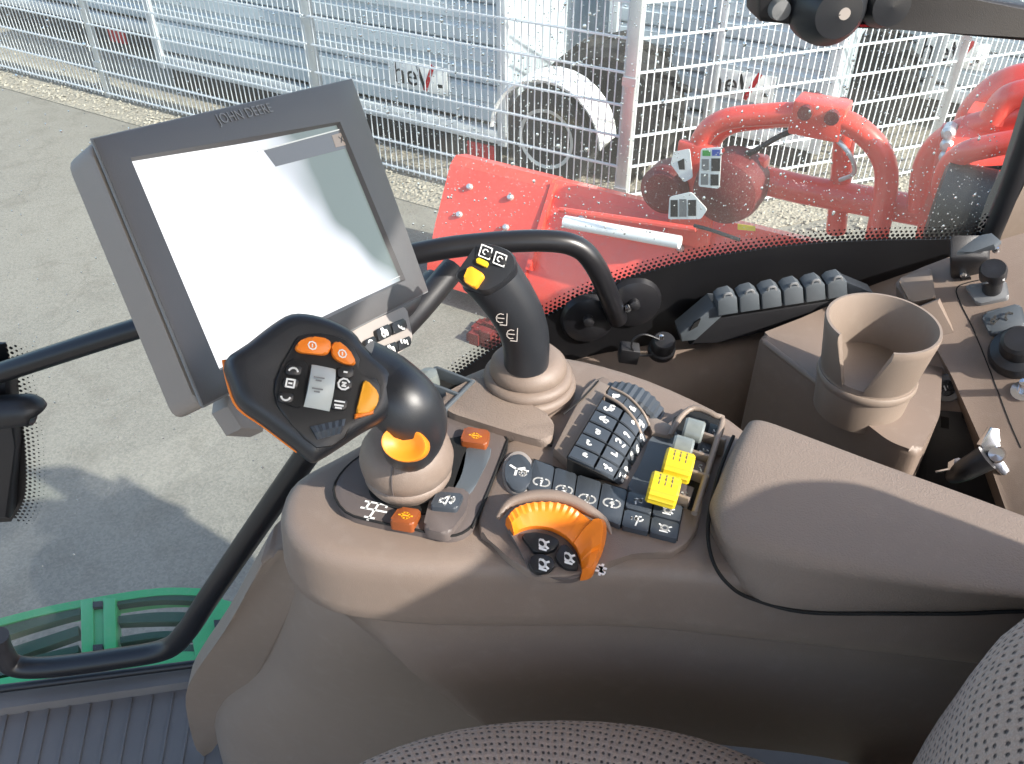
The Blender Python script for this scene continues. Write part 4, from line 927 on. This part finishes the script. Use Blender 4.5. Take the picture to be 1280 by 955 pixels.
loft_bm(bm, gw); bmesh.ops.recalc_face_normals(bm, faces=bm.faces); mk('ribbed_roller', bm, m_key, lev, 20)
# neck
npts = [LH(445, 462, -.020), LH(478, 482, -.022), LH(508, 508, -.018), D(520, 532, .635), D(513, 556, .66), bc + UP * .012]
tube('neck', npts, [.024, .026, .0255, .0235, .021, .020], m_blacksoft, lev, 24, 6)
on = ((C0 - D(508, 560, .64)).normalized() + Vector((-.2, -.1, .1))).normalized(); oc_ = D(505, 555, .600)
x_, y_, z_ = basis(on, Vector((.9, 0, -.35)))
loft('trigger', [[oc_ + (x_ * math.cos(2 * math.pi * k / 28) * .0165 + y_ * math.sin(2 * math.pi * k / 28) * .0125) * f + on * hgt for k in range(28)] for f, hgt in ((1.0, -.014), (1.02, .0), (.96, .0025), (.84, .002), (.55, -.002), (.2, -.003))], m_trig, lev, smooth=60)
lathe('boot', [(.028, -.040), (.035, -.026), (.0375, -.021), (.0375, -.017), (.036, -.0155), (.039, -.011), (.040, -.002), (.0375, .009), (.032, .017), (.024, .021), (.018, .022)], bc, m_tan, lev, UP, 40, 50)
tube('boot_seam', [bc + Vector((-.2, -1, 0)).normalized() * r + UP * z for r, z in ((.0393, -.011), (.0404, -.002), (.0380, .009), (.0324, .0172))], .0006, m_mauve, lev, 6, 3)

# ---------------------------------------------------------------- joystick
jb = H(660, 478, .522)
joy = thing('joystick', 'black curved joystick with yellow switch in a ribbed tan boot', 'joystick', jb)
lathe('boot', [(r_b * .9, z_b) for r_b, z_b in [(.052, -.012), (.053, .0), (.050, .004), (.047, .0045), (.049, .007), (.0485, .012), (.044, .015), (.041, .0155), (.0425, .018), (.041, .025), (.034, .032), (.026, .034)]], jb, m_tan, joy, UP, 48, 50)
yj = jb.y
def JY(u, v, dy=0): return PL(u, v, Vector((0, yj - .012 + dy, 0)), Vector((0, 1, 0)))
jp = [JY(658, 455), JY(657, 425), JY(650, 400), JY(638, 378), JY(622, 355), JY(608, 338)]
tube('stick', jp, [.0215, .0225, .0235, .0245, .0255, .0265], m_blacksoft, joy, 28, 6)
jc = JY(607, 334, -.02); jn = ((C0 - jc).normalized() * .8 + Vector((-.15, 0, .35))).normalized()
def JH(u, v, off=0): return PL(u, v, jc + jn * off, jn)
jo = catmull([JH(u, v) for u, v in ((597, 304), (618, 305), (640, 315), (645, 333), (630, 352), (608, 364), (590, 360), (572, 350), (570, 340), (582, 322))], 3)
loft('head', [[p - jn * .035 for p in inset(jo, .3)], [p - jn * .022 for p in inset(jo, .04)], [p - jn * .004 for p in jo], [p for p in inset(jo, .06)], [p + jn * .0005 for p in inset(jo, .3)]], m_blacksoft, joy, smooth=50)
b_ = slab('yellow_switch', [JH(u, v, .007) for u, v in ((586, 331), (606, 343), (594, 360), (578, 350))], .008, m_amber, joy, .002, n=jn, rnd=.003)
slab('yellow_switch', [JH(u, v, .004) for u, v in ((597, 321), (611, 328), (608, 334), (594, 327))], .005, m_yellow, joy, .001, n=jn, rnd=.0015)
for u, v in ((607, 315), (625, 324)):
    b_ = slab('top_button', [JH(u + a, v + b, .0035) for a, b in ((-7, -7), (6, -5), (8, 7), (-5, 6))], .004, m_keyd, joy, .001, n=jn, rnd=.002)
    strokes('button_symbol', JH(u, v, .0038), CR + CU * -.4, CU + CR * .3, .0115, [[(-.42, -.42), (.42, -.42), (.42, .42), (-.42, .42), (-.42, -.42)], arc(0, 0, .2, 30, 300, 6)], m_white, b_, .08)
for u, v in ((628, 398), (641, 418)):
    o = JY(u, v, -.0272); strokes('grip_symbol', o, CR + CU * -.1, CU + CR * .1, .0145, [arc(-.1, 0, .28, 60, 300, 6), [(.25, .45), (.3, -.4), (-.1, -.4)], [(-.3, 0), (.1, 0)]], m_greykey, joy, .055)

# small dark lever bay beyond the drive lever
lb = thing('lever_bay', 'small black lever bay with smoked thumb lever beyond the drive lever', 'lever bay', H(548, 500, .55))
slab('bay_floor', HS([(512, 486), (545, 458), (592, 476), (556, 512)], .525), .02, m_gap, lb)
for q in (((512, 486), (545, 458)), ((545, 458), (592, 476)), ((592, 474), (556, 510)), ((526, 474), (574, 492))):
    a, b = H(*q[0], .512), H(*q[1], .512); s = (b - a).normalized().cross(UP) * .0016
    bm = bmesh.new(); slab_bm(bm, [a + s, b + s, b - s, a - s], .03, .0008, n=UP); mk('bay_wall', bm, m_slate, lb)
lathe('thumb_lever', [(0, .012), (.009, .010), (.011, 0), (.011, -.015)], H(536, 476, .52), m_lens, lb, UP, 18)

# ---------------------------------------------------------------- right hand side trim, shelf and cup holder
sd_t = thing('side_trim', 'tan moulded cab wall trim below the window band', 'wall trim', H(860, 500, .9))
A = [(560, 540), (640, 492), (714, 460), (800, 442), (880, 428), (955, 412), (1040, 385), (1130, 352), (1220, 325), (1320, 300)]
ha = [.72, .68, .645, .625, .61, .595, .575, .555, .54, .53]
a3 = [WY(u, v, -.022) for u, v in A]
lipf = [p + Vector((.004, -.035, -.018)) for p in a3]; lipg = [p + Vector((.006, -.055, -.04)) for p in a3]; wl1 = [p + Vector((.006, -.062, -.10)) for p in a3]; wl2 = [p + Vector((.006, -.075, -.5)) for p in a3]
bk = [p + Vector((0, .02, .0)) for p in a3]; bk2 = [p + Vector((0, .02, -.5)) for p in a3]
loft('trim_shell', list(map(list, zip(*[catmull(x, 4, False) for x in (bk, a3, lipf, lipg, wl1, wl2, bk2)]))), m_tan, sd_t, smooth=60)
# shelf block carrying the cup holder
shf = thing('cup_shelf', 'raised tan shelf moulding that carries the cup holder', 'shelf', H(1040, 500, .66))
sh_px = [(948, 418), (1000, 398), (1050, 376), (1120, 372), (1180, 420), (1175, 520), (1150, 566), (1112, 552), (1060, 512), (1000, 466), (958, 432)]
slab('shelf_top', HS(sh_px, .570), .35, m_tan, shf, .008, seg=3, n=UP, rnd=.01)
tube('shelf_ridge', HS([(956, 428), (1000, 462), (1045, 496)], .5685), .0035, m_tan_light, shf, 8, 4)
cup = thing('cup_holder', 'round tan cup holder with a wide front slot on the shelf', 'cup holder', H(1092, 500, .61))
cc = H(1104, 404, .475); RCU = .0555; gd = math.atan2(-.80, -.62)
def cupring(r, z, g): return [cc + Vector((math.cos(gd + g + (2 * math.pi - 2 * g) * k / 60) * r, math.sin(gd + g + (2 * math.pi - 2 * g) * k / 60) * r, z)) for k in range(61)]
g0, g1 = .50, .22
bm = bmesh.new(); ZB = -.058
R1 = [cupring(RCU * .84, ZB, g1), cupring(RCU * .86, ZB + .002, g1), cupring(RCU * .985, -.008, g0), cupring(RCU * 1.0, -.002, g0), cupring(RCU * .985, .0015, g0), cupring(RCU * .94, .0015, g0), cupring(RCU * .905, -.004, g0), cupring(RCU * .78, ZB + .002, g1)]
vr = loft_bm(bm, R1, cap=False, closed=False)
for e in (0, 60): 
    bm.faces.new([r[e] for r in vr][::1 if e else -1])
bmesh.ops.recalc_face_normals(bm, faces=bm.faces); mk('wall', bm, m_tan_light, cup, 60)
lathe('base', [(.0, ZB + .004), (RCU * .83, ZB + .004), (RCU * .85, ZB - .002), (RCU * .87, ZB - .008), (RCU * .80, ZB - .05), (.0, ZB - .05)], cc, m_tan_light, cup, UP, 48)
lathe('collar', [(RCU * .875, ZB - .002), (RCU * .90, ZB - .004), (RCU * .90, ZB - .009), (RCU * .86, ZB - .012)], cc, m_tan_light, cup, UP, 48)
# clip strip
cs = thing('cable_clip_strip', 'grey strip of cable clips below the window band', 'clip strip', WY(960, 400, -.06))
def CY(u, v, o=-.05): return WY(u, v, o)
slab('end_wedge', [CY(852, 428), (CY(850, 418)), CY(892, 383), CY(902, 384), CY(903, 396), CY(870, 426)], .03, m_slate, cs, .003, n=-WN)
slab('wedge_slot', [CY(862, 414, -.052), CY(868, 404, -.052), CY(876, 399, -.052), CY(872, 408, -.052)], .003, m_gap, cs, n=-WN)
slab('strip_base', [CY(896, 398, -.045), CY(1060, 372, -.045), CY(1080, 376, -.045), CY(1060, 392, -.045), CY(900, 428, -.045), CY(862, 432, -.045)], .03, m_black, cs, .003, n=-WN)
for i in range(6):
    u = 897 + i * 27.5; v = 377 - i * 4.2
    o = slab('clip', [CY(u, v, -.058), CY(u + 6, v - 5, -.058), CY(u + 18, v - 8, -.058), CY(u + 25, v - 3, -.058), CY(u + 26, v + 15, -.058), CY(u + 1, v + 19, -.058)], .022, m_slate, cs, .003, n=-WN)
    tube('clip_loop', [CY(u + 7, v - 3, -.056), CY(u + 9, v - 9, -.056), CY(u + 16, v - 10, -.056), CY(u + 18, v - 5, -.056)], .0018, m_grey, cs, 6, 3)
slab('end_wedge', [CY(1058, 352, -.05), CY(1092, 366, -.05), CY(1092, 376, -.05), CY(1060, 374, -.05)], .02, m_slate, cs, .003, n=-WN)
# dust cap and plug
dcap = thing('socket_cap', 'round black socket cap with tether on the wall trim', 'socket cap', WY(827, 440, -.05))
lathe('cap', [(.0, .020), (.012, .020), (.0145, .017), (.0145, .004), (.017, .002), (.017, -.006)], WY(827, 436, -.055), m_black, dcap, Vector((0, -.35, .9)), 24)
tube('tether', [WY(824, 424, -.07), WY(806, 418, -.07), WY(792, 424, -.07), WY(790, 436, -.07), WY(800, 444, -.07), WY(815, 444, -.07)], .0014, m_black, dcap, 6, 5)
lathe('cap_stud', [(.0, .006), (.003, .005), (.004, 0)], WY(826, 423, -.065), m_chrome, dcap, UP, 12)
cb = tag(box('connector_block', WY(786, 441, -.062), Vector((.012, 0, -.002)), Vector((0, .008, .002)), Vector((.001, -.002, .0115)), m_black, None, .002), 'small black connector block beside the socket cap', 'connector')

# right control panel
rp0 = H(1230, 450, .545); rn = Vector((-.42, -.38, .82)).normalized()
def RP(u, v, off=0): return PL(u, v, rp0 + rn * off, rn)
rpn = thing('switch_panel', 'sloping tan side panel with sockets and knobs behind the cup holder', 'panel', RP(1200, 620, -.1))
slab('panel_body', [RP(u, v) for u, v in ((1116, 352), (1150, 335), (1190, 320), (1250, 300), (1420, 250), (1420, 700), (1262, 650), (1230, 560), (1190, 470), (1150, 400))], .06, m_tan, rpn, .006, n=rn, rnd=.008)
slab('trim_block', [RP(u, v, .012) for u, v in ((1122, 348), (1164, 334), (1170, 372), (1138, 378))], .02, m_tan_light, rpn, .004, n=rn, rnd=.004)
tube('gap_line', [RP(u, v, .0) for u, v in ((1250, 346), (1215, 352), (1196, 360), (1200, 378), (1216, 410), (1240, 470), (1262, 528), (1276, 560))], .0007, m_gap, rpn, 6, 3)
0 and tube('ridge', [RP(u, v, -.001) for u, v in ((1160, 378), (1175, 420), (1205, 480), (1240, 560), (1262, 640))], .005, m_tan, rpn, 10, 4)
pl_ = slab('plug_base', [RP(u, v, .006) for u, v in ((1206, 356), (1258, 350), (1262, 372), (1222, 380))], .01, m_grey, rpn, .002, n=rn, rnd=.004)
lathe('plug', [(.0, .045), (.012, .045), (.0135, .042), (.0135, .03), (.010, .028), (.010, .0)], RP(1240, 362, .004), m_black, rpn, rn, 20)
bm = bmesh.new()
for k in range(5):
    c_ = RP(1232 + k * 5, 349 - k * .8, .04); box_bm(bm, c_, CR * .0012, CU * .005, CF * .004)
mk('plug_ribs', bm, m_grey, rpn, 0)
sl = slab('socket_lid', [RP(u, v, .006) for u, v in ((1226, 392), (1276, 378), (1284, 408), (1238, 419))], .008, m_slate, rpn, .003, n=rn, rnd=.006)
strokes('lid_symbol', RP(1245, 402, .0064), CR + CU * .15, CU - CR * .15, .016, blob_icon(7), m_gap, sl, .14); strokes('lid_symbol', RP(1262, 396, .0064), CR + CU * .15, CU - CR * .15, .013, [arc(0, 0, .35, 0, 360, 8)], m_gap, sl, .16)
lathe('knob', [(.0, .034), (.014, .034), (.017, .031), (.018, .014), (.026, .010), (.028, .004), (.028, -.004)], RP(1272, 442, .004), m_black, rpn, rn, 28)
lathe('toggle', [(.0, .022), (.004, .021), (.0045, .0), (.011, -.001), (.011, -.006)], RP(1278, 488, .004), m_chrome, rpn, rn, 16)
lt = thing('plug_latch', 'black latch connector with slate flip lid on the side panel corner', 'connector', RP(1215, 345, .0))
box('latch_body', RP(1212, 322, .020), CR * .022, rn * .022, (CU * .5 + rn * .1).normalized() * .014, m_black, lt, .004)
slab('flip_lid', [RP(u, v, .045) for u, v in ((1188, 312), (1200, 302), (1228, 292), (1240, 290), (1252, 300), (1244, 308), (1215, 312), (1196, 318))], .007, m_slate, lt, .003)
slab('latch_foot', [RP(u, v, .006) for u, v in ((1190, 328), (1202, 326), (1214, 346), (1202, 348))], .008, m_black, lt, .002, n=rn)
lathe('screw', [(0, .004), (.0035, .003), (.004, 0)], RP(1204, 343, .008), m_chrome, lt, rn, 10)
lathe('screw', [(0, .004), (.0035, .003), (.004, 0)], RP(1245, 313, .02), m_chrome, lt, rn, 10)
# dark pocket with power socket and chrome key lever
pk = thing('storage_pocket', 'dark recessed pocket between cup shelf and side panel', 'pocket', H(1180, 560, .80))
slab('pocket_floor', HS([(1120, 470), (1220, 450), (1300, 660), (1180, 640)], .74), .02, m_mauve, pk)
soc = thing('power_socket', 'round black power socket with pale ring in the pocket wall', 'socket', H(1183, 486, .60))
sn = Vector((-.35, -.75, .55)).normalized(); so = H(1183, 485, .585)
lathe('ring', [(.011, .003), (.0145, .004), (.0155, .001), (.0155, -.02), (.011, -.02)], so, m_grey, soc, sn, 32)
lathe('cap', [(.0, .003), (.009, .003), (.0115, .001), (.0115, -.015)], so, m_black, soc, sn, 28)
for k in (-1, 1): strokes('socket_mark', so + sn * .0035 + CR * .002 * k, CR + CU * .4, CU - CR * .4, .008, [[(0, -.3), (0, .3)]], m_decal, soc, .18)
def SW(u, v, off=0): return PL(u, v, so + sn * off, sn)
slab('socket_wall', [SW(u, v, -.004) for u, v in ((1105, 400), (1175, 372), (1205, 440), (1235, 520), (1268, 610), (1285, 670), (1140, 640), (1110, 540))], .02, m_tan, pk, .004, n=sn)
slab('pocket_liner', [SW(u, v, -.001) for u, v in ((1142, 528), (1165, 512), (1212, 516), (1232, 545), (1252, 600), (1262, 650), (1150, 640), (1136, 570))], .006, m_black, pk, .002, n=sn, rnd=.008)
for q in (((1176, 520), (1186, 522), (1186, 536), (1176, 534)), ((1204, 516), (1214, 520), (1212, 526), (1202, 522))): slab('liner_slot', [SW(u, v, .0005) for u, v in q], .003, m_gap, pk, n=sn)
ky = thing('chrome_lever', 'chrome winged twist lever on a black stem in the pocket', 'lever', H(1225, 600, .66))
kc_ = H(1234, 572, .57)
tube('stem', [H(1190, 596, .62), H(1205, 588, .60), H(1234, 572, .58)], [.007, .011, .013], m_black, ky, 16, 4)
lathe('nut', [(.007, -.004), (.010, -.004), (.010, .004), (.007, .004)], H(1198, 585, .605), m_chrome, ky, (H(1234, 572, .58) - H(1190, 596, .62)), 8)
tube('pin', [H(1170, 590, .62), H(1198, 584, .605)], .0015, m_chrome, ky, 6, 1)
slab('wing', [D(u, v, .86) for u, v in ((1226, 556), (1240, 534), (1250, 536), (1252, 552), (1250, 575), (1272, 598), (1270, 602), (1252, 594), (1238, 578))], .008, m_chrome, ky, .002)
lathe('hub', [(.0, .008), (.007, .007), (.009, .002), (.009, -.01)], D(1245, 568, .852), m_chrome, ky, (C0 - kc_).normalized(), 18)

# ---------------------------------------------------------------- seat
def superring(c, rx, ry, n=40, p=2.6):
    out = []
    for k in range(n):
        a = 2 * math.pi * k / n; ca, sa = math.cos(a), math.sin(a)
        out.append(c + Vector((math.copysign(abs(ca) ** (2 / p), ca) * rx, math.copysign(abs(sa) ** (2 / p), sa) * ry, 0)))
    return out
seat = thing('driver_seat', 'driver seat in grey-brown dimpled fabric in front of the console', 'seat', V(.2, .1, 1.1))
def loft_uv(name, rings, mat, parent):
    bm = bmesh.new(); vr = loft_bm(bm, rings); bmesh.ops.recalc_face_normals(bm, faces=bm.faces)
    uv = bm.loops.layers.uv.new('UVMap'); n = len(rings[0]); co = {}
    per = [0]; big = max(rings, key=lambda r: (r[0] - r[n // 2]).length)
    for k in range(n): per.append(per[-1] + (big[(k + 1) % n] - big[k]).length)
    dv = [0]
    for a, b in zip(rings, rings[1:]): dv.append(dv[-1] + max((a[k] - b[k]).length for k in range(0, n, 5)))
    for i_, r in enumerate(vr):
        for k, v in enumerate(r): co[v] = (per[k], dv[i_], k)
    for f in bm.faces:
        ks = [co[l.vert][2] for l in f.loops]
        for l in f.loops:
            u, v, k = co[l.vert]
            if k == 0 and max(ks) == n - 1: u = per[n]
            l[uv].uv = (u, v)
    return mk(name, bm, mat, parent, 180)
def crings(rs, k=3): return list(map(list, zip(*[catmull(list(x), k, False) for x in zip(*rs)])))
loft_uv('cushion', crings([superring(V(.04, .165, h), .275 * f, .226 * f, 64, p=2.2) for h, f in ((.80, .90), (.74, .985), (.70, 1.0), (.67, .985), (.645, .94), (.63, .85), (.62, .68), (.617, .4), (.616, .1))]), m_fabric, seat)
loft_uv('backrest', crings([superring(V(xc, yc, h), rx, ry, 64, p=2.5) for h, rx, xc, yc, ry in ((.90, .12, .42, .1, .18), (.86, .15, .42, .1, .24), (.76, .17, .42, .10, .265), (.64, .175, .420, .10, .276), (.55, .178, .425, .098, .279), (.47, .178, .438, .094, .282), (.40, .165, .47, .085, .26), (.34, .145, .52, .07, .232), (.27, .13, .57, .06, .212), (.18, .11, .615, .04, .205), (.145, .105, .63, .03, .195), (.10, .10, .65, -.06, .165), (.02, .10, .675, -.08, .155), (-.03, .085, .685, -.08, .14), (-.05, .05, .69, -.08, .08))]), m_fabric, seat)
loft('seat_base', [superring(V(.15, .14, h), .34 * f, .20 * f) for h, f in ((1.19, 1), (.80, 1))], m_black, seat)
